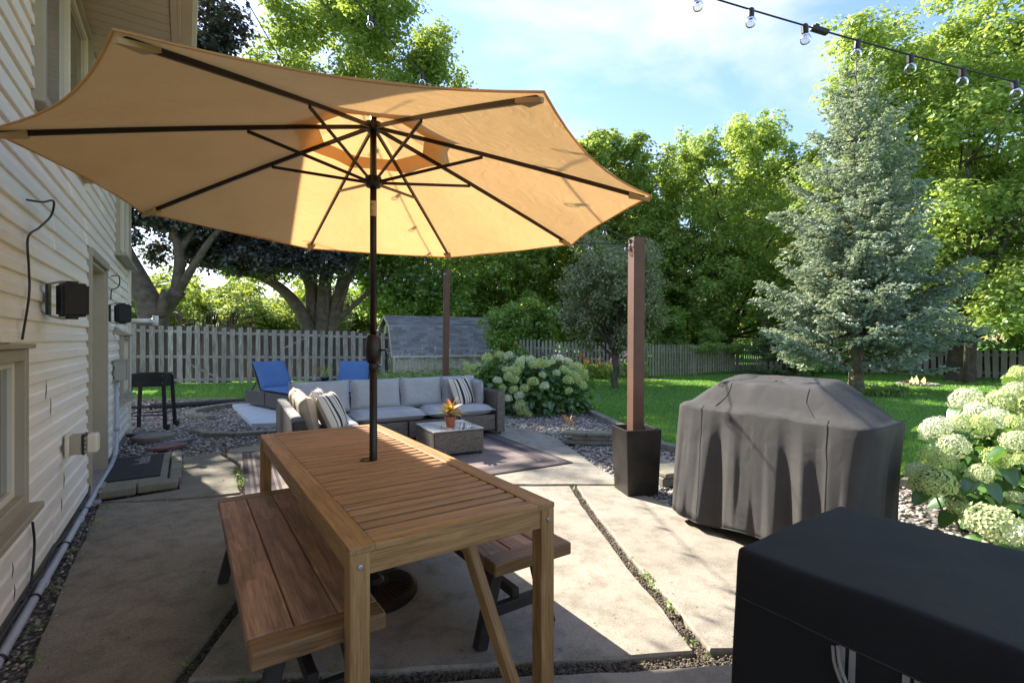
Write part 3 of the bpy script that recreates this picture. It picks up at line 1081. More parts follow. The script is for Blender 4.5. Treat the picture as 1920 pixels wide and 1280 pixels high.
def wall_cable(name, label, pts, r=.007, mat='cable', cat='cable'):
    from mathutils.geometry import interpolate_bezier
    P_ = [UV(u, v, z) for u, v, z in pts]
    out = []
    for k in range(len(P_) - 1):
        p0 = P_[max(k - 1, 0)]; p1 = P_[k]; p2 = P_[k + 1]; p3 = P_[min(k + 2, len(P_) - 1)]
        for s in range(8):
            t = s / 8
            out.append(.5 * ((2 * p1) + (p2 - p0) * t + (2 * p0 - 5 * p1 + 4 * p2 - p3) * t * t + (3 * p1 - p0 - 3 * p2 + p3) * t ** 3))
    out.append(P_[-1])
    mb = MB(); mb.tube(out, r, 7)
    return mb.obj(name, M[mat], smooth=True, label=label, cat=cat)


wv = WALL + .016
wall_cable('cable', 'black cable hooking out of the siding and hanging to the basement window', [(3.50, wv, 2.14), (3.56, wv + .05, 2.15), (3.70, wv + .07, 2.19), (3.76, wv + .05, 2.12), (3.66, wv + .02, 2.03), (3.53, wv, 1.95), (3.545, wv, 1.80), (3.55, wv, 1.65), (3.42, wv, 1.42)], .0055)
wall_cable('cable', 'short black cable dropping from the basement window sill to the foundation', [(3.62, wv, .44), (3.66, wv, .32), (3.63, wv, .2), (3.57, wv + .0, .10)], .006)
wall_cable('cable', 'dark blue cable draped along the bottom edge of the siding', [(1.0, wv, .08), (2.4, wv, .085), (3.0, wv, .10), (3.5, wv, .085), (3.58, wv, .10), (3.9, wv, .075), (4.1, wv, .115), (4.6, wv, .085), (5.0, wv, .105), (5.4, wv, .11), (5.52, wv, .16)], .006, 'navycable')
wall_cable('cable', 'thin black cable looping over the small speaker', [(7.0, wv, 2.12), (7.15, wv + .05, 2.14), (7.3, wv + .04, 2.05), (7.15, wv + .01, 1.99), (7.0, wv, 1.97), (6.95, wv, 1.86)], .006)
# conduit along the wall and up to the meter box
cd = thing('conduit', 'long grey conduit pipe running along the house foundation', 'pipe', (0, 0, 0), ROT)
mb = MB()
mb.tube([(-.665, -1.0, .045), (-.665, 3.2, .05), (-.668, 5.3, .06), (-.66, 6.6, .075), (-.662, 7.05, .10)], .021, 12)
mb.obj('pipe', M['conduit'], cd, smooth=True)
mb = MB()
mb.tube([(-.662, 7.05, .10), (-.665, 7.22, .15), (-.668, 7.32, .24), (-.670, 7.36, .36), (-.672, 7.36, .94)], .021, 12)
mb.obj('riser', M['conduit'], cd, smooth=True)
for y, zc in ((2.6, .05), (3.75, .052), (4.9, .058), (5.9, .066)):
    mb = MB(); mb.tube([(-.665, y - .035, zc), (-.665, y + .035, zc)], .0255, 12); mb.obj('coupling', M['conduit'], cd, smooth=True)
mb = MB(); mb.tube([(-.671, 7.36, .34), (-.671, 7.36, .44)], .0265, 12); mb.obj('coupling', M['conduit'], cd, smooth=True)
for y in (2.95, 3.55, 4.35, 5.15, 5.6, 6.2):
    mb = MB()
    mb.tube([(-.715, y, .05)] + [(-.665 + .027 * math.cos(a), y, .052 + .027 * math.sin(a)) for a in [PI * k / 6 for k in range(5, -2, -1)]], .005, 6)
    mb.obj('strap', M['cable'], cd)
mt = wall_thing('meter_box', 'grey green electrical box on the wall above the riser pipe', 'electrical box', 7.36, 1.06)
box('box_body', (.055, 0, 0), (.11, .19, .24), M['greybox'], mt, .006)
box('lid', (.062, 0, .118), (.13, .21, .014), M['greybox'], mt, .003)
box('cover', (.115, 0, -.01), (.008, .16, .19), M['greybox'], mt, .003)
ol = wall_thing('outlet_box', 'beige weatherproof outlet box with clear cover low on the siding', 'outlet', 4.54, .69)
box('back_plate', (.012, 0, 0), (.024, .15, .155), M['trim_light'], ol, .004)
box('box_body', (.055, 0, 0), (.065, .125, .13), M['trim'], ol, .005)
box('gasket', (.096, 0, 0), (.018, .135, .14), M['blackmetal'], ol, .004)
box('clear_cover', (.140, 0, 0), (.065, .125, .13), M['trim_light'], ol, .012)
for q in range(4): box('latch_slot', (.1065, -.069, -.045 + .03 * q), (.004, .003, .018), M['white_pvc'], ol, 0)
pv = wall_thing('vent_pipe', 'white pvc pipe with a tee end sticking out of the wall', 'pipe', 8.62, 1.68)
mb = MB(); mb.tube([(-.03, 0, 0), (.30, 0, 0)], .030, 16); mb.obj('pipe', M['white_pvc'], pv, smooth=True)
mb = MB(); mb.tube([(.33, 0, -.065), (.33, 0, .075)], .037, 16); mb.obj('tee', M['white_pvc'], pv, smooth=True)
mb = MB(); mb.tube([(.27, 0, 0), (.33, 0, 0)], .036, 16); mb.obj('collar', M['white_pvc'], pv, smooth=True)
dv = wall_thing('dryer_vent', 'small beige hooded vent on the siding below the small speaker', 'vent', 7.45, 1.52)
mb = MB(); mb.add([(0, -.06, .05), (0, .06, .05), (.09, .07, -.03), (.09, -.07, -.03), (0, -.06, -.05), (0, .06, -.05)], [(0, 3, 2, 1), (0, 1, 5, 4), (3, 0, 4), (1, 2, 5), (2, 3, 4, 5)])
mb.obj('hood', M['trim'], dv)

# ================================================================ STONE EDGING, STEP, MAT
st = thing('door_step', 'low concrete step edged with mossy blocks below the back door', 'step', (0, 0, 0), ROT)
box('paver', (-.41, 6.52, .032), (.52, 1.40, .065), M['stone'], st, .006)
for (v, u, a, b, rz) in ((-.53, 5.71, .30, .15, .02), (-.215, 5.735, .31, .15, -.03)):
    box('edging_block', (v, u, .038), (a, b, .082), M['stone'], st, .014, (0, 0, rz))
for k in range(4):
    box('edging_block', (-.085, 6.02 + k * .35, .034), (.10, .335, .07), M['stone'], st, .012, (0, 0, rr.uniform(-.02, .02)))
mat_ = thing('doormat', 'black doormat with faded lettering lying on the concrete step', 'doormat', UV(6.55, -.44, .066), ROT)
box('rubber_mat', (0, 0, .006), (.46, 1.12, .012), plain('black_rubber_mat', (.022, .022, .027), .85, bmp=.8, bscale=220), mat_, .003)
fc = bpy.data.curves.new('lettering', 'FONT')
fc.body = 'hello'
fc.size = .20
fc.extrude = .0006
fc.align_x = 'CENTER'; fc.align_y = 'CENTER'
fc.materials.append(plain('faded_grey_print', (.34, .32, .29), .9))
_t = bpy.data.objects.new('lettering', fc)
C.objects.link(_t)
bpy.context.view_layer.update()
_m = bpy.data.meshes.new_from_object(_t.evaluated_get(bpy.context.evaluated_depsgraph_get()))
bpy.data.objects.remove(_t)
link('lettering', _m, mat_, (.05, .28, .0135), (0, 0, R(90)))


def edging(name, label, pts, wdt, hgt, blen, mat='concrete_edge', top=0, group=None):
    t = thing(name, label, 'stone edging', (0, 0, 0), 0, group)
    pts = [Vector((p[0], p[1], 0)) for p in pts]
    acc = []
    for a, b in zip(pts, pts[1:]):
        n = max(1, round((b - a).length / blen))
        for k in range(n): acc.append((a.lerp(b, k / n), a.lerp(b, (k + 1) / n)))
    for a, b in acc:
        d_ = (b - a)
        box('edging_block', (a + b) / 2 + Vector((0, 0, top + hgt / 2 - .04 + rr.uniform(-.006, .004))), (round(d_.length * .975, 2), wdt, hgt), M[mat], t, .010, (rr.uniform(-.02, .02), 0, math.atan2(d_.y, d_.x) + rr.uniform(-.02, .02)))
    return t


edging('stone_edging', 'curved row of weathered edging blocks below the white slab', [(-4.90, 7.62), (-4.55, 7.36), (-4.1, 7.28), (-3.72, 7.40), (-3.35, 7.75)], .15, .085, .42)
edging('stone_edging', 'hooked row of edging blocks beside the black drain pipe', [(-5.45, 8.9), (-5.95, 9.15), (-6.30, 9.6), (-6.25, 10.2), (-6.0, 10.75), (-5.5, 11.1)], .17, .085, .42)
edging('lawn_edging', 'straight dark edging between the gravel and the left lawn', [(-9.6, 11.5), (-8.4, 11.5), (-6.4, 11.6), (-4.8, 11.55), (-3.4, 11.45)], .06, .07, .9)
edging('lawn_edging', 'curved stone curb between the right gravel and the lawn', [(1.3, 10.55), (1.5, 9.9), (1.55, 9.1), (1.72, 8.05), (1.86, 7.2), (1.96, 6.5), (2.28, 6.03), (2.98, 5.42), (3.72, 4.94), (4.32, 4.37), (5.38, 3.17), (6.58, 1.0)], .13, .11, .40)
# two-course curved retaining blocks
t = thing('retaining_blocks', 'short curved stack of tan retaining blocks in the gravel left of the wooden post', 'retaining wall')
for lvl in range(2):
    for k in range(4):
        a = -.40 + k * .27 + (.10 if lvl else 0)
        c_ = Vector((1.20 + .92 * math.sin(a * .9), 7.62 - .92 * math.cos(a * .9) , 0))
        if k == 3 and lvl: continue
        box('retaining_block', c_ + Vector((0, 0, .02 + lvl * .062)), (.245, .17, .058), M['concrete_edge'], t, .010, (0, 0, a * .9 + rr.uniform(-.03, .03)))
for k in range(3):
    a = -.40 + k * .37
    c_ = Vector((1.20 + .93 * math.sin(a * .9), 7.64 - .93 * math.cos(a * .9), 0))
    box('cap_block', c_ + Vector((0, 0, .135)), (.335, .22, .045), M['stone'], t, .010, (0, 0, a * .9))
t = thing('retaining_blocks', 'low tan block and slab in the gravel between the planter and the grill cover', 'retaining wall')
box('retaining_block', (1.62, 4.98, .02), (.42, .28, .09), M['concrete_edge'], t, .01, (0, 0, .35))
box('cap_block', (1.66, 5.02, .090), (.50, .36, .045), M['stone'], t, .010, (0, 0, .38))
box('cap_block', (1.62, 5.50, .02), (.34, .34, .06), M['stone'], t, .010, (0, 0, .1))
# round wooden disc and slate pieces by the wall
mb = MB()
mb.lathe([(.24, -.03), (.25, .0), (.25, .055), (.235, .07), (.0, .072)], 28)
for v in mb.v: v.x *= 1 + .03 * math.sin(5 * math.atan2(v.y, v.x))
mb.obj('log_slice', M['bark_l'], None, (-5.12, 7.02, -.01), smooth=False, label='round wooden log slice lying on the gravel by the black stand', cat='log slice')
for lb, x, y, rz, sx, sy, mt_ in (('long grey slate shard lying in the gravel near the log slice', -4.60, 6.72, .8, .55, .16, 'conduit'), ('reddish flagstone lying in the gravel beside the doormat', -4.50, 6.45, .6, .50, .24, 'terracotta'), ('dark slate piece against the house under the black stand', -5.55, 7.3, .3, .4, .25, 'wicker_d')):
    pl = [(sx * .5 * math.cos(a) * rr.uniform(.8, 1.1), sy * .5 * math.sin(a) * rr.uniform(.8, 1.15)) for a in [2 * PI * k / 9 for k in range(9)]]
    m_ = {'conduit': plain('blue_slate', (.13, .14, .15), .8, var=.3, scale=12, bmp=.5), 'terracotta': plain('red_flagstone', (.24, .12, .10), .85, var=.35, scale=12, bmp=.5), 'wicker_d': plain('dark_slate', (.05, .055, .06), .8, var=.3)}[mt_]
    mb = MB(); mb.prism(pl, 0, .03); mb.obj('flagstone', m_, None, (x, y, .0), (.04, -.05, rz), label=lb, cat='stone')
# corrugated drain pipe
dp = thing('drain_pipe', 'black corrugated drain pipe lying across the gravel in front of the fence', 'pipe')
pts = [Vector(p) for p in ((-9.2, 10.0, .02), (-7.9, 10.1, .02), (-7.3, 10.25, .03), (-6.6, 10.75, .03), (-5.9, 11.2, .03), (-4.8, 11.3, .03))]
pp = []; rr_ = []
for a, b in zip(pts, pts[1:]):
    n = int((b - a).length / .018)
    for k in range(n):
        pp.append(a.lerp(b, k / n))
        thick = .062 if -7.5 < pp[-1].x < -5.6 else .028
        rr_.append(thick + (.006 if k % 2 else -.004))
mb = MB(); mb.tube(pp, rr_, 9); mb.obj('pipe', M['drain'], dp, smooth=False)
# pale slab under the lounge chair
sw = [(-5.95, 10.45), (-4.25, 8.02), (-3.62, 8.15), (-3.2, 9.3), (-4.2, 11.2)]
mb = MB(); mb.prism(ccw(sw), -.03, .045)
mb.obj('stone_slab', M['slabwhite'], label='pale blue grey slab under the left blue lounge chair', cat='slab')

# ================================================================ DINING TABLE AND BENCHES
TU0, TU1, TV0, TV1, TZ = 1.59, 3.86, .435, 1.268, .75
dt = thing('dining_table', 'slatted wooden patio dining table pierced by the umbrella pole', 'table', UV((TU0 + TU1) / 2, (TV0 + TV1) / 2, 0), ROT)
TL = TU1 - TU0; TW = TV1 - TV0
rw = .085
for s in (-1, 1):
    for h_ in (0, 1):      # each long rail is two lengths butted
        y0 = -TL / 2 + (0 if h_ == 0 else TL * .57); y1 = -TL / 2 + (TL * .57 - .003 if h_ == 0 else TL)
        beam('rail', (s * (TW - rw) / 2, y0, TZ - .011), (s * (TW - rw) / 2, y1, TZ - .011), rw, .022, M['teak_rail'], dt, .002)
    beam('end_rail', (-(TW / 2 - rw), s * (TL - .075) / 2, TZ - .011), (TW / 2 - rw, s * (TL - .075) / 2, TZ - .011), .074, .022, M['teak_rail'], dt, .002)
    beam('apron', (s * (TW / 2 - .022), -TL / 2 + .06, TZ - .060), (s * (TW / 2 - .022), TL / 2 - .06, TZ - .060), .024, .075, M['teak_rail'], dt, .002)
    beam('apron', (-(TW / 2 - .06), s * (TL / 2 - .020), TZ - .060), (TW / 2 - .06, s * (TL / 2 - .020), TZ - .060), .024, .075, M['teak_rail'], dt, .002)
NS = 28
y0 = -TL / 2 + .079; y1 = TL / 2 - .079
pitch = (y1 - y0) / NS
pole_local = Vector((.0, .0))
for k in range(NS):
    yc = y0 + pitch * (k + .5)
    zz = TZ - .015 + rr.uniform(-.0012, .0012)
    if abs(yc) < .036:       # slats cut round the pole hole
        beam('slat', (-(TW / 2 - rw) + .001, yc, zz), (-.045, yc, zz), pitch - .022, .026, M['teak'], dt, .005)
        beam('slat', (.045, yc, zz), (TW / 2 - rw - .001, yc, zz), pitch - .022, .026, M['teak'], dt, .005)
    else:
        beam('slat', (-(TW / 2 - rw) + .001, yc, zz), (TW / 2 - rw - .001, yc, zz), pitch - .022, .026, M['teak'], dt, .005)
for x in (-.17, .17): beam('batten', (x, -TL / 2 + .05, TZ - .045), (x, TL / 2 - .05, TZ - .045), .045, .03, M['teak_rail'], dt, .002)
box('pole_plate', (0, 0, TZ - .034), (.16, .16, .012), M['teak_rail'], dt, .002)
mb = MB()
n = 28
mb.add([(.030 * math.cos(2 * PI * k / n), .030 * math.sin(2 * PI * k / n), z) for z in (TZ - .006, TZ + .001) for k in range(n)] + [(.045 * math.cos(2 * PI * k / n), .045 * math.sin(2 * PI * k / n), z) for z in (TZ - .006, TZ + .001) for k in range(n)],
       [(n + k, n + (k + 1) % n, 3 * n + (k + 1) % n, 3 * n + k) for k in range(n)] + [(k, n + k, n + (k + 1) % n, (k + 1) % n) for k in range(n)] + [(2 * n + k, 2 * n + (k + 1) % n, 3 * n + (k + 1) % n, 3 * n + k) for k in range(n)])
mb.obj('hole_ring', M['darkmetal'], dt)
for sx in (-1, 1):
    for sy in (-1, 1):
        x = sx * (TW / 2 - .034); y = sy * (TL / 2 - .034)
        lg = beam('leg', (x, y, 0), (x, y, TZ - .0225), .066, .066, M['teak_rail'], dt, .003, up=(0, 1, 0))
        mb = MB(); mb.lathe([(.009, 0), (.009, .003), (.005, .004)], 12)
        mb.obj('bolt', M['galv'], dt, (x, sy * (TL / 2 - .034 + .0345), TZ - .065), (R(90) if sy < 0 else R(-90), 0, 0))
# loose diagonal brace under the table
beam('brace', (.12, -TL / 2 + .30, .69), (.22, -TL / 2 - .02, .02), .045, .045, M['teak_rail'], dt, .002)


def bench(label, u0, u1, v0, v1, swap=0):
    t = thing('bench', label, 'bench', UV((u0 + u1) / 2, (v0 + v1) / 2, 0), ROT, 'wooden benches at the dining table')
    Ln = u1 - u0; W_ = v1 - v0; Z = .45; T = .058; e = .10
    for s in (-1, 1):
        beam('end_board', (-W_ / 2, s * (Ln - e) / 2, Z - T / 2), (W_ / 2, s * (Ln - e) / 2, Z - T / 2), e - .002, T, M['bench_edge'], t, .006)
    bw = W_ / 3
    for k in range(3):
        xc = -W_ / 2 + bw * (k + .5)
        beam('seat_board', (xc, -Ln / 2 + e, Z - T / 2), (xc, Ln / 2 - e, Z - T / 2), bw - .004, T, M['bench'], t, .004)
    for s in (-1, 1):
        yy_ = s * (Ln / 2 - .16)
        for q in (-1, 1):
            beam('leg', (q * .10, yy_, Z - T), (q * (W_ / 2 - .015), yy_, 0), .055, .05, M['blackwood'], t, .003, up=(0, 1, 0))
        beam('crossbar', (-.16, yy_, .155), (.16, yy_, .155), .04, .05, M['blackwood'], t, .003)
        beam('top_bar', (-W_ / 2 + .03, yy_, Z - T - .018), (W_ / 2 - .03, yy_, Z - T - .018), .05, .034, M['blackwood'], t, .003)
    beam('stretcher', (0, -Ln / 2 + .16, .20), (0, Ln / 2 - .16, .20), .04, .045, M['blackwood'], t, .003)
    return t


bench('wooden plank bench in the shade between the house and the dining table', 1.70, 3.49, .165, .595)
bench('wooden plank bench on the sunny far side of the dining table', 1.80, 3.58, 1.11, 1.54)

# ================================================================ UMBRELLA
UC = Vector((-.775, 2.745, 0))
M['pocket'] = fabric('pale_canopy_pocket', (.42, .29, .15), .85)
um = thing('patio_umbrella', 'large open tan octagonal umbrella standing through the dining table', 'umbrella', UC, R(-9.5))
mb = MB(); mb.tube([(0, 0, .06), (0, 0, 1.38)], .0215, 20); mb.obj('lower_pole', M['darkmetal'], um, smooth=True)
mb = MB(); mb.tube([(0, 0, 1.38), (0, 0, 2.70)], .0185, 20); mb.obj('upper_pole', M['darkmetal'], um, smooth=True)
mb = MB(); mb.lathe([(.024, 1.285), (.036, 1.295), (.043, 1.33), (.043, 1.385), (.036, 1.43), (.028, 1.445), (.022, 1.447)], 24)
ck_ = mb.obj('crank_housing', M['darkmetal'], um, smooth=True)
mb = MB(); mb.tube([(.04, 0, 1.36), (.075, -.01, 1.36), (.085, -.012, 1.33), (.085, -.014, 1.27)], .006, 8); mb.obj('crank_handle', M['darkmetal'], um)
mb = MB(); mb.lathe([(.0222, 1.245), (.026, 1.25), (.026, 1.284), (.0222, 1.288)], 20); mb.obj('pole_collar', M['darkmetal'], um, smooth=True)
mb = MB(); mb.tube([(0, 0, 2.105), (0, 0, 2.19)], .0192, 20, cap=False); mb.obj('paper_label', plain('cream_paper_label', (.52, .42, .26), .7), um, smooth=True)
mb = MB(); mb.tube([(.0, -.0197, 2.13), (.0, -.0197, 2.135)], .004, 6); mb.tube([(.0, -.0197, 2.165), (.0, -.0197, 2.17)], .005, 6); mb.obj('label_print', M['cable'], um)
# base: cast disc with radial ribs
mb = MB(); mb.lathe([(.235, 0), (.242, .012), (.240, .035), (.222, .048), (.10, .066), (.06, .075), (.045, .10), (.032, .105), (.032, .16), (.026, .165)], 48)
mb.obj('base', M['darkmetal'], um, smooth=False)
for k in range(36):
    a = 2 * PI * k / 36
    mb = None
    beam('base_rib', (.085 * math.cos(a), .085 * math.sin(a), .0700), (.205 * math.cos(a), .205 * math.sin(a), .0525), .007, .006, M['darkmetal'], um, .001)
RZ = 2.17; HZ = 2.655; RR = 1.49
hubm = MB(); hubm.lathe([(.022, HZ - .075), (.045, HZ - .07), (.048, HZ - .03), (.022, HZ - .02)], 20); hubm.obj('top_hub', M['darkmetal'], um)
hubm = MB(); hubm.lathe([(.022, 2.265), (.040, 2.27), (.048, 2.30), (.044, 2.325), (.022, 2.335)], 20); hubm.obj('runner', M['darkmetal'], um)


def ribz(r, a=None):   # slight bow of a loaded rib; the canopy leans a little, its near left side higher
    t = r / RR
    lean = 0 if a is None else .05 * t * math.cos(a - R(9.5) - math.atan2(-.8, -.6))
    return HZ - .035 - (HZ - .035 - RZ) * (t * .93 + .07 * t * t) + lean


for k in range(8):
    a = 2 * PI * k / 8
    ca, sa = math.cos(a), math.sin(a)
    mb = MB()
    pr = [(r * ca, r * sa, ribz(r, a) - .014) for r in [.04 + (RR - .06) * q / 8 for q in range(9)]]
    for q in range(8):
        p0 = Vector(pr[q]); p1 = Vector(pr[q + 1])
        x = (p1 - p0).normalized(); y = Vector((-sa, ca, 0)); z_ = x.cross(y)
        o = [(-.0065, -.010), (.0065, -.010), (.0065, .010), (-.0065, .010)]
        vs = [p0 + y * b_ + z_ * c_ for b_, c_ in o] + [p1 + y * b_ + z_ * c_ for b_, c_ in o]
        mb.add(vs, [(0, 1, 5, 4), (1, 2, 6, 5), (2, 3, 7, 6), (3, 0, 4, 7), (3, 2, 1, 0), (4, 5, 6, 7)])
    mb.obj('rib', M['darkmetal'], um)
    rj = RR * .42
    beam('strut', (.045 * ca, .045 * sa, 2.30), (rj * ca, rj * sa, ribz(rj, a) - .03), .011, .016, M['darkmetal'], um, .002)
    # pocket at the tip
    mb = MB()
    p = Vector(((RR - .045) * ca, (RR - .045) * sa, ribz(RR - .045, a) - .008))
    x = Vector((ca, sa, -.3)).normalized(); y = Vector((-sa, ca, 0))
    Z3 = Vector((0, 0, 1)); q_ = [p - x * .055 + y * .030, p - x * .055 - y * .030, p + x * .055 - y * .006, p + x * .055 + y * .006]
    mb.add([v - Z3 * .004 for v in q_] + [v - Z3 * .020 for v in q_], [(0, 1, 2, 3), (7, 6, 5, 4), (0, 4, 5, 1), (1, 5, 6, 2), (2, 6, 7, 3), (3, 7, 4, 0)])
    mb.obj('tip_pocket', M['pocket'], um)


def gore(r0, r1, nr, na, zf, sag, concave, name, a0, wr=0):
    vs = []; fs = []
    gq = random.Random(int(a0 * 100))
    ph = gq.uniform(0, 6)
    for i in range(nr + 1):
        t = i / nr
        for j in range(na + 1):
            s = j / na
            A = Vector((math.cos(a0), math.sin(a0))); B = Vector((math.cos(a0 + PI / 4), math.sin(a0 + PI / 4)))
            rr0 = r0 + (r1 - r0) * t
            q = A.lerp(B, s) * rr0
            inward = 1 - concave * 4 * s * (1 - s) * (t ** 3)
            q *= inward
            zr = zf(rr0, math.atan2(q.y, q.x))
            z_ = zr - sag * 4 * s * (1 - s) * t * (1 - .35 * t)
            z_ += wr * math.sin(ph + 9 * s + 3 * t) * math.sin(PI * s) * t
            vs.append((q.x, q.y, z_))
    for i in range(nr):
        for j in range(na):
            k = i * (na + 1) + j
            fs.append((k, k + 1, k + na + 2, k + na + 1))
    return mesh(name, vs, fs, M['canopy'], True)


for k in range(8):
    a0 = 2 * PI * k / 8
    link('canopy_panel', gore(.30, RR + .015, 14, 10, lambda r, a: ribz(min(r, RR), a) + .002, .022, .044, 'canopy_panel', a0, .006), um)
    link('vent_panel', gore(.015, .45, 7, 7, lambda r, a: ribz(r, a) + .055 - r * .04, .012, .06, 'vent_panel', a0, .004), um)
    # hem
    mb = MB(); pp = []
    for j in range(11):
        s = j / 10
        A = Vector((math.cos(a0), math.sin(a0))); B = Vector((math.cos(a0 + PI / 4), math.sin(a0 + PI / 4)))
        q = A.lerp(B, s) * (RR + .015) * (1 - .044 * 4 * s * (1 - s))
        pp.append((q.x, q.y, ribz(RR, math.atan2(q.y, q.x)) - .022 * .65 * 4 * s * (1 - s)))
    mb.tube(pp, .0045, 5); mb.obj('hem', M['canopy'], um)
mb = MB(); mb.lathe([(.03, HZ + .02), (.028, HZ + .035), (.012, HZ + .06), (.004, HZ + .075)], 16); mb.obj('finial', M['darkmetal'], um)
mb = MB(); mb.tube([(.022, -.01, 2.5), (.026, -.02, 2.42), (.03, -.022, 2.33)], .0022, 5); mb.obj('pull_cord', M['rope'], um)
# ================================================================ RUG, SOFA, COFFEE TABLE
def rug_mat():
    m, t, b = newmat('bordered_outdoor_rug')
    tc_ = nd(t, 'TexCoord')
    s = nd(t, 'SeparateXYZ', {0: tc_.outputs['Object']})
    ax = nd(t, 'Math', {0: s.outputs[0]}, operation='ABSOLUTE').outputs[0]
    ay = nd(t, 'Math', {0: s.outputs[1]}, operation='ABSOLUTE').outputs[0]
    dx = nd(t, 'Math', {0: 1.65, 1: ax}, operation='SUBTRACT').outputs[0]
    dy = nd(t, 'Math', {0: 1.22, 1: ay}, operation='SUBTRACT').outputs[0]
    d = nd(t, 'Math', {0: dx, 1: dy}, operation='MINIMUM').outputs[0]
    r = nd(t, 'ValToRGB', {0: d})
    r.color_ramp.interpolation = 'CONSTANT'
    e = r.color_ramp.elements
    st_ = [(0, (.030, .026, .030)), (.05, (.16, .13, .115)), (.075, (.035, .030, .034)), (.10, (.20, .16, .14)), (.125, (.030, .026, .030)), (.26, (.22, .17, .15)), (.285, (.035, .030, .034)), (.31, (.26, .20, .175))]
    while len(e) < len(st_): e.new(.5)
    for i, (p, c) in enumerate(st_): e[i].position = p; e[i].color = c4(c)
    n = noise(t, tc_.outputs['Object'], 2.5, 6, .7)
    c = mixc(t, ramp(t, n, [(.4, (0, 0, 0)), (.62, (.55, .55, .55))]), r.outputs[0], (.11, .075, .078))
    v2 = nd(t, 'Mapping', {0: tc_.outputs['Object'], 'Scale': (4, 160, 1)}).outputs[0]
    n2 = noise(t, v2, 1, 3)
    c = mixc(t, .6, c, ramp(t, n2, [(.35, (.6, .6, .6)), (.65, (1.1, 1.1, 1.1))]), 'MULTIPLY')
    t.links.new(c, b.inputs['Base Color'])
    b.inputs['Roughness'].default_value = .95
    bump(t, b, n2, .5, .003)
    return m


AR = R(29.5)                               # sofa set rotation
ra = Vector((math.cos(AR), math.sin(AR), 0)); rb = Vector((-math.sin(AR), math.cos(AR), 0))
c0 = Vector((.70, 5.64, 0)) - ra * 1.65 + rb * 1.22
link('rug', bmesh_box((3.30, 2.44, .008), .002, rug_mat()), None, c0 + Vector((0, 0, .008)), (0, 0, AR), label='worn charcoal and brown bordered rug under the sofa and coffee table', cat='rug')


def puff(name, w_, h_, t_, mat, parent, loc, rot, piping=True, p=3.2, seed=0, n=14):
    """stuffed cushion lying in local XY, thickness along Z"""
    g_ = random.Random(seed)
    vs = []; fs = []
    ph = [g_.uniform(0, 6) for _ in range(4)]
    for side in (1, -1):
        for i in range(n + 1):
            for j in range(n + 1):
                u = i / n * 2 - 1; v = j / n * 2 - 1
                e = (max(0, 1 - abs(u) ** p) * max(0, 1 - abs(v) ** p)) ** .38
                pin = 1 - .035 * (1 - abs(u) ** 2) * abs(v) ** 3
                piny = 1 - .035 * (1 - abs(v) ** 2) * abs(u) ** 3
                z = side * t_ / 2 * e * (1 + .10 * math.sin(3 * u + ph[0]) * math.sin(2.6 * v + ph[1]))
                vs.append((u * w_ / 2 * piny, v * h_ / 2 * pin, z))
    m = (n + 1) ** 2
    for i in range(n):
        for j in range(n):
            k = i * (n + 1) + j
            fs.append((k, k + n + 1, k + n + 2, k + 1))
            fs.append((m + k, m + k + 1, m + k + n + 2, m + k + n + 1))
    o = link(name, mesh(name, vs, fs, mat, True), parent, loc, rot)
    if piping:
        mb = MB()
        pp = []
        for i in range(n): pp.append(vs[i * (n + 1)])
        for j in range(n): pp.append(vs[n * (n + 1) + j])
        for i in range(n, 0, -1): pp.append(vs[i * (n + 1) + n])
        for j in range(n, 0, -1): pp.append(vs[j])
        pp.append(pp[0])
        mb.tube(pp, .0055, 5, cap=False)
        mb.obj('piping', mat, o)
    return o


def cushion(name, label, cat, w_, h_, t_, mat, loc, rot, group=None, seed=0, p=3.2):
    o = puff(name, w_, h_, t_, mat, None, loc, rot, True, p, seed)
    return setp(o, label, cat, group)


SO = Vector((-3.17, 6.60, 0))
sofa = thing('sectional_sofa', 'L shaped brown grey wicker sectional sofa with grey cushions on the rug', 'sofa', SO, AR)
SL_ = 3.05


def wbox(name, c, s, parent, mat='wicker', bev=.012): return box(name, c, s, M[mat], parent, bev)


wbox('back_panel', (SL_ / 2, -.05, .34), (SL_, .10, .56), sofa)
wbox('side_back_panel', (.055, -1.16, .35), (.11, 2.10, .58), sofa, 'wicker_d')
wbox('arm', (SL_ - .065, -.42, .345), (.13, .84, .61), sofa)
for k, (x0, x1) in enumerate(((.0, .82), (.83, 1.57), (1.58, 2.32), (2.33, SL_ - .14))):
    wbox('seat_base', ((x0 + x1) / 2 + (.05 if k == 0 else 0), -.45, .19), (x1 - x0 - .01 - (.06 if k == 0 else 0), .70, .23), sofa)
for k, (y0, y1) in enumerate(((-.82, -1.50), (-1.51, -2.18))):
    wbox('seat_base', (.465, (y0 + y1) / 2, .19), (.70, abs(y1 - y0) - .01, .23), sofa)
mb = MB()
for x, y in ((.05, -.1), (SL_ - .06, -.1), (SL_ - .06, -.78), (2.32, -.78), (1.57, -.78), (.78, -2.12), (.05, -2.12)): mb.tube([(x, y, 0), (x, y, .08)], .018, 8)
for (x, y) in ((.05, -.1), (SL_ - .06, -.1), (SL_ - .06, -.78), (2.32, -.78), (1.57, -.78), (.78, -2.12), (.05, -2.12)):
    mb = MB(); mb.tube([(x, y, .01), (x, y, .08)], .018, 8); mb.obj('foot', M['blackmetal'], sofa)


def sp(x, y, z): return SO + ra * x + rb * y + Vector((0, 0, z))


def srot(rx=0, ry=0, rz=0):
    return (Matrix.Rotation(AR, 4, 'Z') @ Matrix.Rotation(rz, 4, 'Z') @ Matrix.Rotation(rx, 4, 'X') @ Matrix.Rotation(ry, 4, 'Y')).to_quaternion()


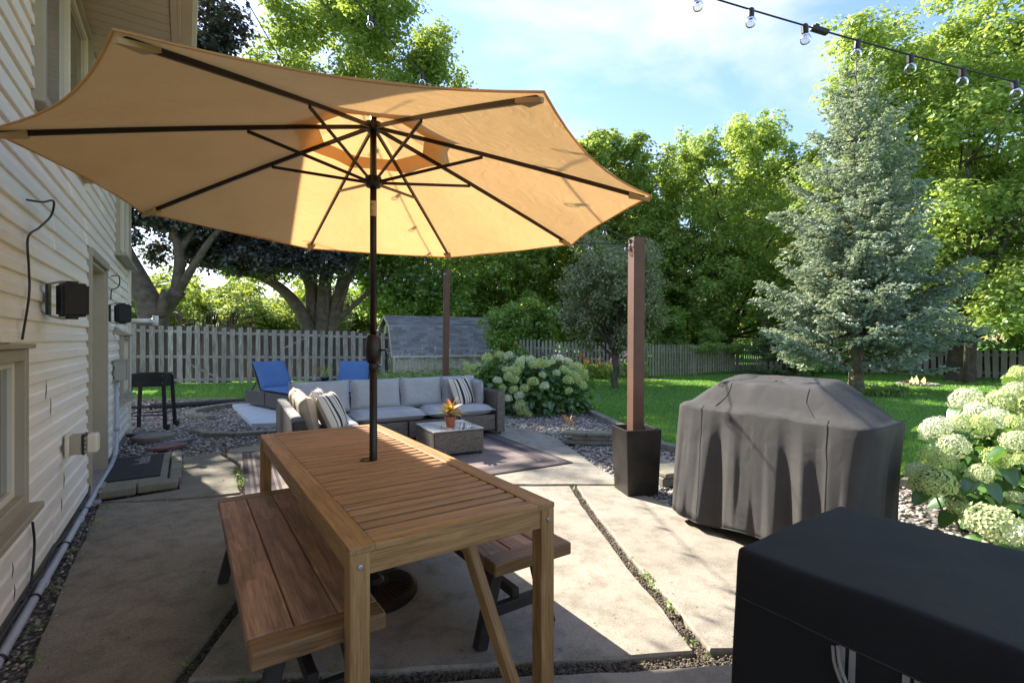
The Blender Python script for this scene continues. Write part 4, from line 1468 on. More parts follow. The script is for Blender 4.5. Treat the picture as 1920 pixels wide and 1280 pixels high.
gc = 'grey seat cushions of the sectional sofa'
for lb, x0, x1 in (('grey seat cushion in the inner corner of the sectional', .12, .86), ('grey seat cushion left of centre on the back run of the sofa', .87, 1.85), ('grey seat cushion at the right end of the sofa next to the arm', 1.86, SL_ - .14)):
    cushion('seat_cushion', lb, 'cushion', x1 - x0 - .01, .70, .15, M['greycush'], sp((x0 + x1) / 2, -.46, .375), srot(), gc, int(x0 * 10), 7)
for lb, y0, y1 in (('grey seat cushion in the middle of the left sofa wing', -.82, -1.50), ('grey seat cushion at the near end of the left sofa wing', -1.51, -2.18)):
    cushion('seat_cushion', lb, 'cushion', .70, abs(y1 - y0) - .01, .15, M['greycush'], sp(.47, (y0 + y1) / 2, .375), srot(), gc, int(-y0 * 10), 7)
gb = 'grey back cushions along the sofa back'
for k, (lb, x0, x1) in enumerate((('grey back cushion standing in the sofa corner left of the umbrella pole', .14, .92), ('grey back cushion directly behind the umbrella pole', .93, 1.63), ('grey back cushion third from the left on the sofa back', 1.64, 2.28), ('grey back cushion behind the striped pillow at the right end', 2.29, SL_ - .20))):
    cushion('back_cushion', lb, 'cushion', x1 - x0, .44, .17, M['greycush'], sp((x0 + x1) / 2, -.19, .63), srot(R(78) + rr.uniform(-.03, .03), 0, rr.uniform(-.03, .03)), gb, 20 + k, 5)
cushion('bolster_cushion', 'small grey cushion leaning against the right wicker arm', 'cushion', .42, .40, .13, M['greycush'], sp(SL_ - .24, -.36, .60), srot(R(90), 0, R(82)), None, 31, 4)
for k, (lb, y0) in enumerate((('pale cushion nearest the corner on the left sofa wing', -.62), ('middle pale cushion on the left sofa wing', -1.02), ('pale cushion at the near end of the left sofa wing', -1.48))):
    o = cushion('back_cushion', lb, 'cushion', .48, .42, .17, M['beigecush'], sp(.21, y0, .60), srot(R(76), 0, R(90) + rr.uniform(-.05, .05)), 'pale back cushions on the left sofa wing', 40 + k, 4)
gp = 'black and cream striped throw pillows'
cushion('striped_pillow', 'striped pillow leaning at the right end of the sofa', 'pillow', .46, .46, .17, M['stripe'], sp(SL_ - .50, -.40, .62), srot(R(66), 0, R(28)), gp, 51, 2.6)
cushion('striped_pillow', 'striped pillow in front on the left sofa wing', 'pillow', .46, .46, .17, M['stripe'], sp(.46, -1.62, .62), srot(R(64), 0, R(62)), gp, 52, 2.6)
cushion('striped_pillow', 'striped pillow tucked behind the front one on the left sofa wing', 'pillow', .46, .46, .17, M['stripe'], sp(.40, -1.28, .63), srot(R(68), 0, R(74)), gp, 53, 2.6)

ct = thing('coffee_table', 'square brown wicker coffee table with a glass top in front of the sofa', 'table', Vector((-.80, 6.24, 0)), AR + R(-1))
wbox('wicker_body', (0, 0, .175), (.645, .70, .27), ct)
box('glass_top', (0, 0, .3235), (.655, .71, .008), M['tableglass'], ct, .002)
box('rim', (0, 0, .3145), (.66, .715, .010), M['wicker'], ct, .002)
for x in (-.29, .29):
    for y in (-.32, .32):
        mb = MB(); mb.tube([(x, y, .012), (x, y, .045)], .018, 8); mb.obj('foot', M['blackmetal'], ct)
cp = thing('potted_croton', 'terracotta pot with a yellow and red leaved croton on the coffee table', 'potted plant', Vector((-.775, 6.17, .328)))
mb = MB(); mb.lathe([(.048, 0), (.052, .004), (.067, .095), (.073, .097), (.074, .125), (.066, .126), (.064, .108)], 24); mb.obj('pot', M['terracotta'], cp, smooth=False)
mb = MB(); mb.lathe([(.063, .104), (.06, .110), (.0, .112)], 16); mb.obj('soil', M['soil'], cp)


def bigleaf(name, Ln, Wd, mat, curl=.25, n=6):
    vs = []; fs = []
    for i in range(n + 1):
        t = i / n
        wd_ = Wd / 2 * math.sin(PI * min(1, t * .94 + .03)) ** .8
        x = Ln * t; z = -curl * Ln * t * t
        vs += [(x, -wd_, z + wd_ * .35), (x, 0, z), (x, wd_, z + wd_ * .35)]
    for i in range(n):
        k = i * 3
        fs += [(k, k + 3, k + 4, k + 1), (k + 1, k + 4, k + 5, k + 2)]
    me = mesh(name, vs, fs, mat, True)
    a = me.attributes.new('rnd', 'FLOAT', 'POINT')
    a.data.foreach_set('value', [.3 + .5 * ((i % 3) == 1) for i in range(len(vs))])
    return me


cm = [leaf_mat('croton_yellow', (.42, .42, .03), (.60, .50, .05), .4, .3, .1), leaf_mat('croton_red', (.30, .05, .03), (.55, .16, .04), .35, .3, .1), leaf_mat('croton_green', (.03, .08, .02), (.35, .36, .04), .3, .3, .1), leaf_mat('croton_pink', (.40, .12, .08), (.62, .28, .15), .35, .3, .1)]
cmesh = [bigleaf('leaf', .17, .055, m_, .35) for m_ in cm]
for k in range(30):
    a = k * 2.4 + rr.uniform(-.2, .2); el = rr.uniform(.15, 1.25)
    zz = .12 + rr.uniform(0, .10)
    sc_ = rr.uniform(.75, 1.15)
    o = link('leaf', cmesh[rr.choice((0, 0, 1, 2, 2, 3))], cp, (.012 * math.cos(a), .012 * math.sin(a), zz), (rr.uniform(-.4, .4), -el, a))
    o.scale = (sc_, sc_, sc_)
for a, el in ((.5, 1.45), (2.6, 1.3), (4.4, 1.4)):
    o = link('leaf', cmesh[1 if a < 3 else 3], cp, (.01, .01, .17), (0, -el, a)); o.scale = (1.2, .9, 1.2)
mb = MB(); mb.tube([(0, 0, .10), (.004, 0, .17), (0, .004, .24)], .006, 6); mb.obj('stem', M['bark'], cp)

# ================================================================ LOUNGE CHAIRS
def lounger(label, loc, rz):
    t = thing('lounge_chair', label, 'lounge chair', loc, rz, 'blue cushioned wicker lounge chairs')
    Ln, W_ = 1.95, .70
    wbox('wicker_base', (Ln / 2, 0, .20), (Ln, W_, .28), t, 'wicker_d', .01)
    beam('base_seam', (Ln * .48, -W_ / 2 - .002, .07), (Ln * .48, -W_ / 2 - .002, .33), .004, .012, M['blackmetal'], t, 0, up=(0, 1, 0))
    puff('seat_pad', 1.20, .66, .09, M['bluecush'], t, (1.32, 0, .385), (0, 0, 0), True, 7, 3)
    an = R(52)
    hx, hz = .70, .36
    bx, bz = hx - .66 * math.cos(an), hz + .66 * math.sin(an)
    for s in (-1, 1):
        beam('back_frame', (hx, s * .32, hz), (bx, s * .32, bz), .025, .025, M['blackmetal'], t, .002)
        beam('prop', (hx - .30 * math.cos(an), s * .30, hz + .30 * math.sin(an)), (hx - .45, s * .30, .345), .02, .02, M['blackmetal'], t, .002)
    beam('back_panel', (hx, 0, hz), (bx, 0, bz), .62, .02, M['wicker_d'], t, .002)
    c = Vector(((hx + bx) / 2, 0, (hz + bz) / 2)) + Vector((math.sin(an), 0, math.cos(an))) * .055
    puff('back_pad', .70, .66, .10, M['bluecush'], t, c, (0, an, 0), True, 7, 4)
    return t


lounger('blue lounge chair with raised back standing left of the sofa on the pale slab', Vector((-5.40, 10.60, .03)), math.atan2(-.64, .77))
lounger('blue lounge chair seen from the front behind the umbrella pole', Vector((-3.62, 11.55, .0)), math.atan2(-.99, .13))
stb = thing('side_table', 'dark square side table between the two blue lounge chairs', 'table', Vector((-4.15, 10.85, 0)), .1)
wbox('table_body', (0, 0, .235), (.46, .46, .46), stb, 'wicker_d', .01)
box('table_top', (0, 0, .485), (.58, .52, .03), M['blackmetal'], stb, .004)
gp_ = thing('potted_plant', 'grassy houseplant in a dark bowl on the small side table', 'potted plant', Vector((-4.12, 10.80, .50)))
mb = MB(); mb.lathe([(.05, 0), (.085, .03), (.095, .08), (.088, .10), (.08, .09)], 20); mb.obj('bowl', M['blackmetal'], gp_, smooth=True)
mb = MB(); mb.lathe([(.084, .088), (.07, .095), (.0, .10)], 16); mb.obj('soil', plain('pale_pot_gravel', (.35, .28, .2), .9), gp_)
gm = bigleaf('blade', .30, .012, L['shrub'], .35)
gm2 = bigleaf('blade', .34, .03, cm[1], .5)
for k in range(26):
    link('blade', gm, gp_, (rr.uniform(-.02, .02), rr.uniform(-.02, .02), .09), (0, -rr.uniform(.9, 1.5), rr.uniform(0, 6.28)))
for k in range(5):
    link('blade', gm2, gp_, (0, 0, .24), (0, -rr.uniform(.2, .8), 2.6 + rr.uniform(-.5, .5)))

# ================================================================ BLACK STAND NEAR THE HOUSE
bs = thing('planter_stand', 'tall black metal trough on four splayed legs beside the house corner', 'stand', Vector((-5.72, 7.80, 0)), R(16))
W_, D_, zt = .44, .32, .88
for (x, y, sx, sy) in ((0, -D_ / 2, W_, .012), (0, D_ / 2, W_, .012), (-W_ / 2, 0, .012, D_), (W_ / 2, 0, .012, D_)):
    box('tray_side', (x, y, zt - .10), (sx, sy, .20), M['blackmetal'], bs, .002)
    box('rim', (x, y, zt + .004), (sx + .016, sy + .016, .012), M['blackmetal'], bs, .002)
box('tray_floor', (0, 0, zt - .19), (W_ - .014, D_ - .014, .008), M['blackmetal'], bs, 0)
beam('front_band', (-W_ / 2 + .02, -D_ / 2 - .010, zt - .085), (W_ / 2 - .02, -D_ / 2 - .010, zt - .085), .008, .012, M['blackmetal'], bs, .002)
for sx in (-1, 1):
    for sy in (-1, 1):
        beam('leg', (sx * (W_ / 2 - .005), sy * (D_ / 2 + .004), zt - .03), (sx * (W_ / 2 + .035), sy * (D_ / 2 + .04), .0 if sx < 0 else .02), .055, .02, M['blackmetal'], bs, .003, up=(0, 1, 0))
        for q in (.03, .14):
            mb = MB(); mb.lathe([(.007, 0), (.006, .004)], 8); mb.obj('bolt', M['galv'], bs, (sx * (W_ / 2 - .012), sy * (D_ / 2 + .016), zt - q), (R(90) * -sy, 0, 0))
for sy in (-1, 1): beam('lower_rail', (-W_ / 2 - .02, sy * (D_ / 2 + .03), .24), (W_ / 2 + .02, sy * (D_ / 2 + .03), .24), .012, .02, M['blackmetal'], bs, .002)
for sx in (-1, 1): beam('lower_rail', (sx * (W_ / 2 + .02), -D_ / 2 - .03, .26), (sx * (W_ / 2 + .02), D_ / 2 + .03, .26), .012, .02, M['blackmetal'], bs, .002)
for sy in (-1, 1):
    mb = MB(); mb.tube([(W_ / 2 + .05, sy * (D_ / 2 + .04), .05), (W_ / 2 + .085, sy * (D_ / 2 + .04), .05)], .05, 18); mb.obj('wheel', M['blackmetal'], bs)

# ================================================================ POSTS, PLANTER
pb = thing('planter_box', 'tall dark square planter holding the wooden post at the patio edge', 'planter', Vector((1.16, 4.60, 0)), R(12))
mb = MB()
o0, o1, h_ = .150, .172, .60
def sq(r, z): return [(-r, -r, z), (r, -r, z), (r, r, z), (-r, r, z)]
vs = sq(o0, 0) + sq(o1, h_) + sq(o1 - .020, h_) + sq(o1 - .024, h_ - .10)
fs = [(3, 2, 1, 0)]
for k in range(3):
    fs += [(4 * k + i, 4 * k + (i + 1) % 4, 4 * k + 4 + (i + 1) % 4, 4 * k + 4 + i) for i in range(4)]
fs.append((12, 13, 14, 15))
mb.add(vs, fs); pbm = mb.obj('planter_shell', M['planterbox'], pb)
bv = pbm.modifiers.new('edge', 'BEVEL'); bv.width = .006; bv.segments = 2
box('fill', (0, 0, h_ - .09), (.29, .29, .02), M['concrete_edge'], pb, .004)
beam('light_post', (1.155, 4.60, .51), (1.172, 4.62, 2.37), .115, .115, M['postpaint'], None, .004, up=(-.3, 1, 0), label='red brown wooden post rising out of the dark planter with string lights', cat='post')
beam('light_post', (-1.20, 8.80, 0), (-1.17, 8.82, 2.66), .105, .105, M['postpaint'], None, .004, up=(-.3, 1, 0), label='red brown wooden post standing behind the sofa by the hydrangea', cat='post')
P1 = Vector((1.172, 4.62, 2.33)); P2 = Vector((-1.17, 8.82, 2.62))


# ================================================================ STRING LIGHTS
def string_light(label, a, b, sag, first=.15, step=.36, cord=.0045):
    a = Vector(a); b = Vector(b)
    t = thing('string_light', label, 'string lights', (a + b) / 2, 0, None)
    o = (a + b) / 2
    Ln = (b - a).length
    n = 48
    f_ = lambda s: a.lerp(b, s) - Vector((0, 0, sag * 4 * s * (1 - s)))
    mb = MB(); mb.tube([f_(i / n) - o for i in range(n + 1)], cord, 6); mb.obj('cord', M['cable'], t, smooth=True)
    d = first
    while d < Ln - .05:
        p = f_(d / Ln) - o
        tl = (rr.uniform(-.12, .12), rr.uniform(-.12, .12), 0)
        link('socket', SOCK, t, p, tl)
        link('bulb', BULB, t, p + Vector((0, 0, 0)), tl)
        link('filament', FILA, t, p, tl)
        d += step
    return t


mb = MB(); mb.lathe([(.008, .006), (.0135, 0), (.0135, -.032), (.0105, -.038)], 12); SOCK = mb.mesh('socket', M['cable'])
mb = MB()
pf = [(.009, -.034)] + [(max(.0005, .0215 * math.sin(q)), -.0565 - .0215 * math.cos(PI - q) * -1) for q in [R(a) for a in range(28, 181, 19)]]
pf = [(.009, -.032), (.012, -.038), (.0185, -.046), (.0215, -.056), (.0205, -.066), (.0155, -.0745), (.008, -.0785), (.0005, -.0795)]
mb.lathe(pf, 16); BULB = mb.mesh('bulb', M['bulb'], True)
mb = MB(); mb.tube([(.003, 0, -.036), (.005, 0, -.056), (-.005, 0, -.056), (-.003, 0, -.036)], .0007, 4); FILA = mb.mesh('filament', M['galv'])
# near overhead string: right post (outside the frame) to the house behind the viewer
string_light('string of clear bulbs crossing the sky at the upper right', (3.3, 2.2, 2.34), (-.9, 2.0, 3.40), .095, .17, .243, .0036)
mb = MB(); mb.box((0, 0, 0), (.075, .022, .018)); mb.box((-.018, 0, .012), (.02, .016, .014))
mb.obj('cord_connector', M['cable'], None, Vector((1.318, 2.106, 2.744)) , (0, .26, .05), label='black plug connector in the middle of the upper right light string', cat='connector')
string_light('string of bulbs running from the planter post to the house eave above the umbrella', P1, UV(3.0, .20, 4.05), .32, .10, .40)
string_light('string of bulbs from the planter post passing behind the umbrella', P1 + Vector((0, 0, -.01)), UV(6.4, .20, 4.05), .42, .10, .36)
string_light('string of bulbs from the rear post sagging left toward the far house corner', P2, UV(9.0, .20, 4.05), .62, .12, .34)
string_light('string of bulbs from the rear post climbing over the umbrella to the near eave', P2 + Vector((0, 0, .01)), UV(3.9, .20, 4.05), .40, .10, .38)

# ================================================================ COVERED GRILL
gr_ = thing('covered_grill', 'barbecue grill under a draped taupe grey fabric cover at the right patio edge', 'grill', UV(1.85, 3.50, 0), ROT)


def cover_mesh():
    # local X = v (depth), local Y = u (length); ring by ring
    NT = 420
    gq = random.Random(8)
    A0, B0 = .665, .29          # half length (u), half depth (v)
    zs = [(0.075, 1), (.13, 1), (.20, 1), (.27, 1), (.34, 1), (.41, 1), (.48, 1), (.55, 1), (.62, 1), (.68, 1), (.74, 1), (.79, 1), (.835, 1), (.87, 1), (.893, 1), (.902, 1)]
    rows = []
    folds = [(gq.uniform(0, 2 * PI), gq.uniform(.05, .12), gq.uniform(.3, 1)) for _ in range(26)]

    def rect(t, a, b, p=9):
        c, s = math.cos(t), math.sin(t)
        k = (abs(c / b) ** p + abs(s / a) ** p) ** (-1 / p)
        return c * k, s * k      # x (depth), y (length)

    per = []
    # arc-length style parameter
    T = [2 * PI * k / NT for k in range(NT)]
    # resample uniformly by arc length on the base rectangle
    pts = [Vector(rect(t, A0, B0)) for t in [2 * PI * k / 4000 for k in range(4000)]]
    cum = [0]
    for k in range(4000): cum.append(cum[-1] + (pts[(k + 1) % 4000] - pts[k]).length)
    tot = cum[-1]; j = 0; ang = []
    for k in range(NT):
        tgt = tot * k / NT
        while cum[j + 1] < tgt: j += 1
        ang.append(2 * PI * j / 4000)
    def fold(k, z):
        s = k / NT * tot
        tri = lambda q: 2 / PI * math.asin(.985 * math.sin(q))
        f = .62 * tri(s * 2 * PI / .262 + 1.5 * math.sin(s * 3.1 + .4) + .9 * (z - .4)) + .34 * tri(s * 2 * PI / .147 + 2.2 * math.sin(s * 1.7) + 1.0 - 1.2 * z) + .28 * math.sin(s * 2 * PI / .43 + .8)
        return f + .10 * math.sin(s * 41 + 6 * z) * (1 - z)
    vs = []
    R_ = []
    for z, _ in zs:
        amp = .040 * (max(0, (.90 - z)) / .82) ** .85 + .002
        flare = .035 * (max(0, .9 - z) / .82)
        ring = []
        for k in range(NT):
            x, y = rect(ang[k], A0 + flare, B0 + flare)
            nrm = Vector((x / B0 ** 2, y / A0 ** 2)); nrm.normalize()
            q = Vector((x, y))
            # outward direction of the nearest side
            if abs(x / B0) > abs(y / A0): nn = Vector((math.copysign(1, x), 0))
            else: nn = Vector((0, math.copysign(1, y)))
            d = nn * .75 + nrm * .25; d.normalize()
            q += d * amp * fold(k, z)
            if y < -A0 * .3: q.y += .11 * (max(0, .86 - z) / .8) ** .8 * min(1, (-y / A0 - .3) / .7)      # near end tucks in under its shelf
            zz = z
            if z < .1: zz = z + .022 * math.sin(k / NT * tot * 2 * PI / .8) + .012 * fold(k, z)
            ring.append(Vector((q.x, q.y, zz)))
        R_.append(ring)
    # shoulder and lid: the lid is a shorter, shallower box set to the back
    lid = [(.908, .985, .975, 0, 0), (.925, .955, .95, .003, 0), (.965, .875, .90, .010, .0), (1.01, .785, .84, .020, 0), (1.055, .695, .79, .030, .0), (1.10, .605, .74, .040, 0), (1.128, .545, .70, .045, 0), (1.138, .52, .66, .048, 0), (1.143, .47, .58, .05, 0), (1.147, .33, .36, .05, 0), (1.150, .10, .08, .05, 0)]
    for z, fa, fb, xo, _ in lid:
        ring = []
        for k in range(NT):
            x, y = rect(ang[k], A0 * fa, B0 * fb, 7)
            s = k / NT * tot
            w_ = .007 * math.sin(s * 9 + z * 14) * (1 - (z - .9) / .3) + .004 * math.sin(s * 23 + z * 30)
            # front of the lid drops lower than the rear
            dz = -.035 * max(0, (-x / (B0 * fb))) if z > .95 else 0
            # end faces sag in between hood and side shelves
            ring.append(Vector((x + xo + w_, y + .02 + w_, z + dz + .003 * math.sin(s * 11))))
        R_.append(ring)
    for r in R_: vs += r
    fs = []
    for i in range(len(R_) - 1):
        for k in range(NT): fs.append((i * NT + k, i * NT + (k + 1) % NT, (i + 1) * NT + (k + 1) % NT, (i + 1) * NT + k))
    fs.append(tuple((len(R_) - 1) * NT + k for k in range(NT)))
    return vs, fs, R_, NT


cvs, cfs, CR, NT = cover_mesh()
co_ = link('fabric_cover', mesh('fabric_cover', cvs, cfs, M['grill'], True), gr_)
sm = co_.modifiers.new('thickness', 'SOLIDIFY'); sm.thickness = -.003
# stitched seams following the cloth
def nearest_k(ring, y, sx):
    best = min(range(NT), key=lambda k: abs(ring[k].y - y) + (10 if ring[k].x * sx < 0 else 0))
    return best
for y in (-.44, .42):
    mb = MB(); pp = []
    for ring in CR[:-3]:
        fr = 1 if ring[0].z < .92 else max(.5, abs(min(v.y for v in ring)) / .715)
        k = nearest_k(ring, y * (1 if ring[0].z < .95 else max(.62, fr)), -1)
        pp.append(ring[k] + Vector((-.003, 0, .001)))
    mb.tube(pp, .0032, 5); mb.obj('seam', M['grill'], gr_, smooth=True)
mb = MB(); pp = [v + Vector((math.copysign(.002, v.x), math.copysign(.002, v.y), .006)) for v in CR[0]]; pp.append(pp[0]); mb.tube(pp, .004, 5, cap=False); mb.obj('hem', M['grill'], gr_, smooth=True)
for x in (-.2, .2):
    for y in (-.55, .38):
        box('cart_leg', (x, y, .09), (.07, .06, .14), plain('tan_cart_leg', (.20, .14, .08), .7), gr_, .004)
        mb = MB(); mb.tube([(x - .02, y, .028), (x + .02, y, .028)], .028, 14); mb.obj('caster', M['blackmetal'], gr_)

# ================================================================ BLACK COVERED BOX (near right)
BV0, BV1, BU0, BU1, BZ = 1.495, 2.21, -.62, .925, .75
bx_ = thing('covered_box', 'long black fabric cover over a low box shaped fixture at the lower right', 'furniture cover', UV((BU0 + BU1) / 2, (BV0 + BV1) / 2, 0), ROT)
bm = bmesh.new()
NXX, NYY, NZZ = 14, 30, 14
w2, l2 = (BV1 - BV0) / 2, (BU1 - BU0) / 2
bmesh.ops.create_grid(bm, x_segments=NXX, y_segments=NYY, size=1)
for v in bm.verts:
    x, y = v.co.x, v.co.y
    v.co = Vector((x * w2, y * l2, BZ - .006 * (1 - x * x) * (1 - y * y) - .0045 * math.sin(x * 2.6 + 1) * math.sin(y * 5) - .0022 * math.sin(x * 7 + y * 3) * math.sin(y * 13 + x)))
edge = [e for e in bm.edges if e.is_boundary]
for k in range(NZZ):
    r = bmesh.ops.extrude_edge_only(bm, edges=edge)
    vv = [g_ for g_ in r['geom'] if isinstance(g_, bmesh.types.BMVert)]
    edge = [g_ for g_ in r['geom'] if isinstance(g_, bmesh.types.BMEdge)]
    z0 = BZ - (k + 1) * (BZ - .03) / NZZ
    for v in vv:
        t = (BZ - z0) / BZ
        x, y = v.co.x, v.co.y
        wv_ = .011 * t * math.sin(y * 6 + x * 6 + 1.5 * t) + .006 * t * math.sin(y * 17 + t * 3)
        if k == 0:
            v.co = Vector((x + math.copysign(.004, x) * (abs(x) > w2 * .98), y + math.copysign(.004, y) * (abs(y) > l2 * .98), z0))
        else:
            v.co = Vector((x + math.copysign(.0012, x) * (abs(x) > w2 * .98) + (wv_ * math.copysign(.35, x) if abs(x) > w2 * .98 else 0), y + (math.copysign(.0012, y) + wv_ * .25 if abs(y) > l2 * .98 else 0), z0))
bmesh.ops.recalc_face_normals(bm, faces=bm.faces)
me = bpy.data.meshes.new('fabric_cover'); bm.to_mesh(me); bm.free(); me.materials.append(M['boxcover'])
me.polygons.foreach_set('use_smooth', [True] * len(me.polygons))
o = link('fabric_cover', me, bx_)
bv = o.modifiers.new('round', 'BEVEL'); bv.width = .014; bv.segments = 3; bv.limit_method = 'ANGLE'; bv.angle_limit = R(50)
zs_ = BZ - .16
mb = MB(); mb.tube([(-w2 - .0075, -l2 + .02, zs_), (-w2 - .0085, 0, zs_), (-w2 - .0075, l2 - .01, zs_)], .0022, 5); mb.obj('seam', plain('dark_thread', (.035, .032, .03), .8), bx_)
mb = MB(); mb.tube([(-w2, l2 + .0072, zs_), (w2, l2 + .0072, zs_)], .0022, 5); mb.obj('seam', M['boxcover'], bx_)


def strap(pts, wd_, parent, name='handle_strap'):
    vs = []; fs = []
    for p in pts:
        vs += [Vector(p) + Vector((0, wd_ / 2, 0)), Vector(p) - Vector((0, wd_ / 2, 0)), Vector(p) + Vector((.0025, -wd_ / 2, 0)), Vector(p) + Vector((.0025, wd_ / 2, 0))]
    for i in range(len(pts) - 1):
        k = 4 * i
        fs += [(k + a, k + (a + 1) % 4, k + 4 + (a + 1) % 4, k + 4 + a) for a in range(4)]
    return link(name, mesh(name, vs, fs, M['rope']), parent)


yb = .40 - (BU0 + BU1) / 2
for q in (0, .024):
    pass
hx = -w2 - .012
mb = MB()
for dz, dy in ((0, 0), (-.006, .012)):
    pp = []
    for k in range(17):
        s = k / 16
        pp.append((hx - .055 * math.sin(PI * s) ** .6, l2 - .30 - .19 * s + dy, zs_ - .006 - .095 * math.sin(PI * s) ** .75 + dz))
    mb.tube(pp, .0045, 6)
mb.obj('handle_loop', M['rope'], bx_, smooth=True)
for y in (l2 - .31, l2 - .335, l2 - .452, l2 - .476):
    strap([(hx + .004, y, zs_ + .0), (hx - .002, y, zs_ - .045), (hx - .004, y, zs_ - .085)], .015, bx_)
# ================================================================ FENCES
def fence(name, label, pts, hts, bw, gap, th, mat, back=None, rails=(.2, .55, .9), braces=False, point=False, postw=.09, lift=.03):
    t = thing(name, label, 'fence', (pts[0][0], pts[0][1], 0))
    o = Vector((pts[0][0], pts[0][1], 0))
    g_ = random.Random(hash(len(label)) & 255)
    cache = {}
    for (a, b, h0, h1) in zip(pts, pts[1:], hts, hts[1:]):
        a = Vector((a[0], a[1], 0)) - o; b = Vector((b[0], b[1], 0)) - o
        d = b - a; Ln = d.length; d.normalize(); nn = Vector((d.y, -d.x, 0))    # toward the viewer for left-to-right runs
        rz = math.atan2(d.y, d.x)
        n = int(Ln / (bw + gap))
        for k in range(n):
            s = (k + .5) / n
            for side, off, m_ in ((0, .035, mat), (1, -.035, back)):
                if m_ is None: continue
                ss = s + (.5 / n if side else 0)
                if ss > 1: continue
                h = h0 + (h1 - h0) * ss + g_.uniform(-.02, .02)
                w_ = round(bw * g_.choice((.94, 1, 1.05)) * (1.12 if side else 1), 3)
                hk = round(h, 1)
                key = (w_, hk, m_.name)
                if key not in cache:
                    Hh = hk
                    mb = MB()
                    y = th / 2; x = w_ / 2; c = w_ * (.42 if point else .16); tz = Hh / 2 - (w_ * .5 if point else .02)
                    # long axis = local X
                    prof = [(-Hh / 2, -x), (tz, -x), (Hh / 2, -x + c), (Hh / 2, x - c), (tz, x), (-Hh / 2, x)]
                    vs = [(p_, q_, -y) for p_, q_ in prof] + [(p_, q_, y) for p_, q_ in prof]
                    mb.add(vs, [(5, 4, 3, 2, 1, 0), (6, 7, 8, 9, 10, 11)] + [(i, (i + 1) % 6, 6 + (i + 1) % 6, 6 + i) for i in range(6)])
                    cache[key] = mb.mesh('fence_board', m_)
                c_ = a + d * (Ln * ss) + nn * off + Vector((0, 0, lift + hk / 2 + (h - hk) / 2))
                X = Vector((g_.gauss(0, .008), g_.gauss(0, .004), 1)); X = (X + d * g_.gauss(0, .012)).normalized()
                Y = (d - X * d.dot(X)).normalized(); Z = X.cross(Y)
                q = Matrix((X, Y, Z)).transposed().to_quaternion()
                ob = link('fence_board', cache[key], t, c_, q)
        for f_ in rails:
            beam('rail', a + Vector((0, 0, h0 * f_)), b + Vector((0, 0, h1 * f_)), .036, .085, mat, t, .003)
        npost = max(1, round(Ln / 2.4))
        for k in range(npost + 1):
            s = k / npost
            p = a + d * Ln * s - nn * .075
            h = h0 + (h1 - h0) * s
            beam('fence_post', p, p + Vector((0, 0, h + .02)), postw, postw, back or mat, t, .004, up=(0, 1, 0))
            if braces and k < npost:
                q = a + d * Ln * (k + 1) / npost
                pa, pb_ = (p, q) if k % 2 else (q, p)
                beam('brace', Vector((pa.x, pa.y, .15)) - nn * .012, Vector((pb_.x, pb_.y, h * .88)) - nn * .012, .02, .06, mat, t, .002)
    return t


fence('board_fence', 'tall weathered grey board fence behind the lounge chairs at left', [(-15.5, 14.4), (-12.1, 15.15), (-4.2, 17.45)], [1.85, 1.86, 1.60], .145, .098, .020, M['fence'], M['fence_b'], (.07, .48, .92), True)
fence('picket_fence', 'pale weathered picket fence across the middle of the back yard', [(-.9, 19.9), (.85, 19.5), (5.07, 18.7), (9.9, 21.4), (11.6, 22.3)], [1.40, 1.38, 1.20, 1.10, 1.10], .085, .062, .018, M['picket'], None, (.25, .78), False, True)
fence('board_fence', 'brown weathered board fence behind the spruce at the right', [(11.7, 22.4), (14.1, 22.0), (15.4, 20.4), (18.0, 17.2), (21.5, 12.8), (23.5, 9.5)], [1.02, 1.0, 1.0, 1.0, 1.0, 1.0], .155, .06, .020, M['picket'], M['fence_b'], (.2, .85))

# ================================================================ SHED
SHX = Vector((-4.02, 17.0, 0)); SA = R(27)
sh = thing('garden_shed', 'small gambrel roofed garden shed with grey shingles behind the flower bed', 'shed', SHX, SA)
SLn, SW = 3.75, 2.3
ez, bz, rz_ = .93, 1.92, 2.24
prof = [(0, 0), (0, ez), (.42, bz), (SW / 2, rz_), (SW - .42, bz), (SW, ez), (SW, 0)]
mb = MB()
n = len(prof)
mb.add([(0, y, z) for y, z in prof] + [(SLn, y, z) for y, z in prof], [tuple(range(n))[::-1], tuple(range(n, 2 * n))] + [(i, (i + 1) % n, n + (i + 1) % n, n + i) for i in range(n)])
for v in mb.v: v.z = max(v.z - .04, 0); v.y = v.y * .97 + .035
mb.obj('wall', M['shedwall'], sh)
for k in range(24):
    x = .06 + k * (SLn - .12) / 23
    beam('batten', (x, .028, .02), (x, .028, ez - .03), .03, .012, M['shedwall'], sh, .001, up=(0, 1, 0))
for y in (.05, .65, 1.15, 1.65, 2.2): beam('trim_board', (-.012, y, .02), (-.012, y, 1.0 if y in (.05, 2.2) else 1.42), .07, .02, M['shedwall'], sh, .002, up=(1, 0, 0))
beam('trim_board', (-.014, .04, 1.45), (-.014, 2.26, 1.45), .02, .08, M['shedwall'], sh, .002)
dr = link('door', None, sh, (-.02, 1.15, .75))
box('door_panel', (0, 0, 0), (.03, .98, 1.35), M['shedwall'], dr, .003)
box('door_window', (-.02, 0, .30), (.012, .5, .35), M['pane'], dr, 0)
box('louver', (-.02, 1.15, 1.75), (.02, .45, .28), M['pane_c'], sh, .003)
oh = .16
slopes = [((-.10, ez - .10), (.40, bz + .02), 11), ((.40, bz + .02), (SW / 2, rz_ + .03), 7), ((SW - .40, bz + .02), (SW / 2, rz_ + .03), 0), ((SW + .10, ez - .10), (SW - .40, bz + .02), 0)]
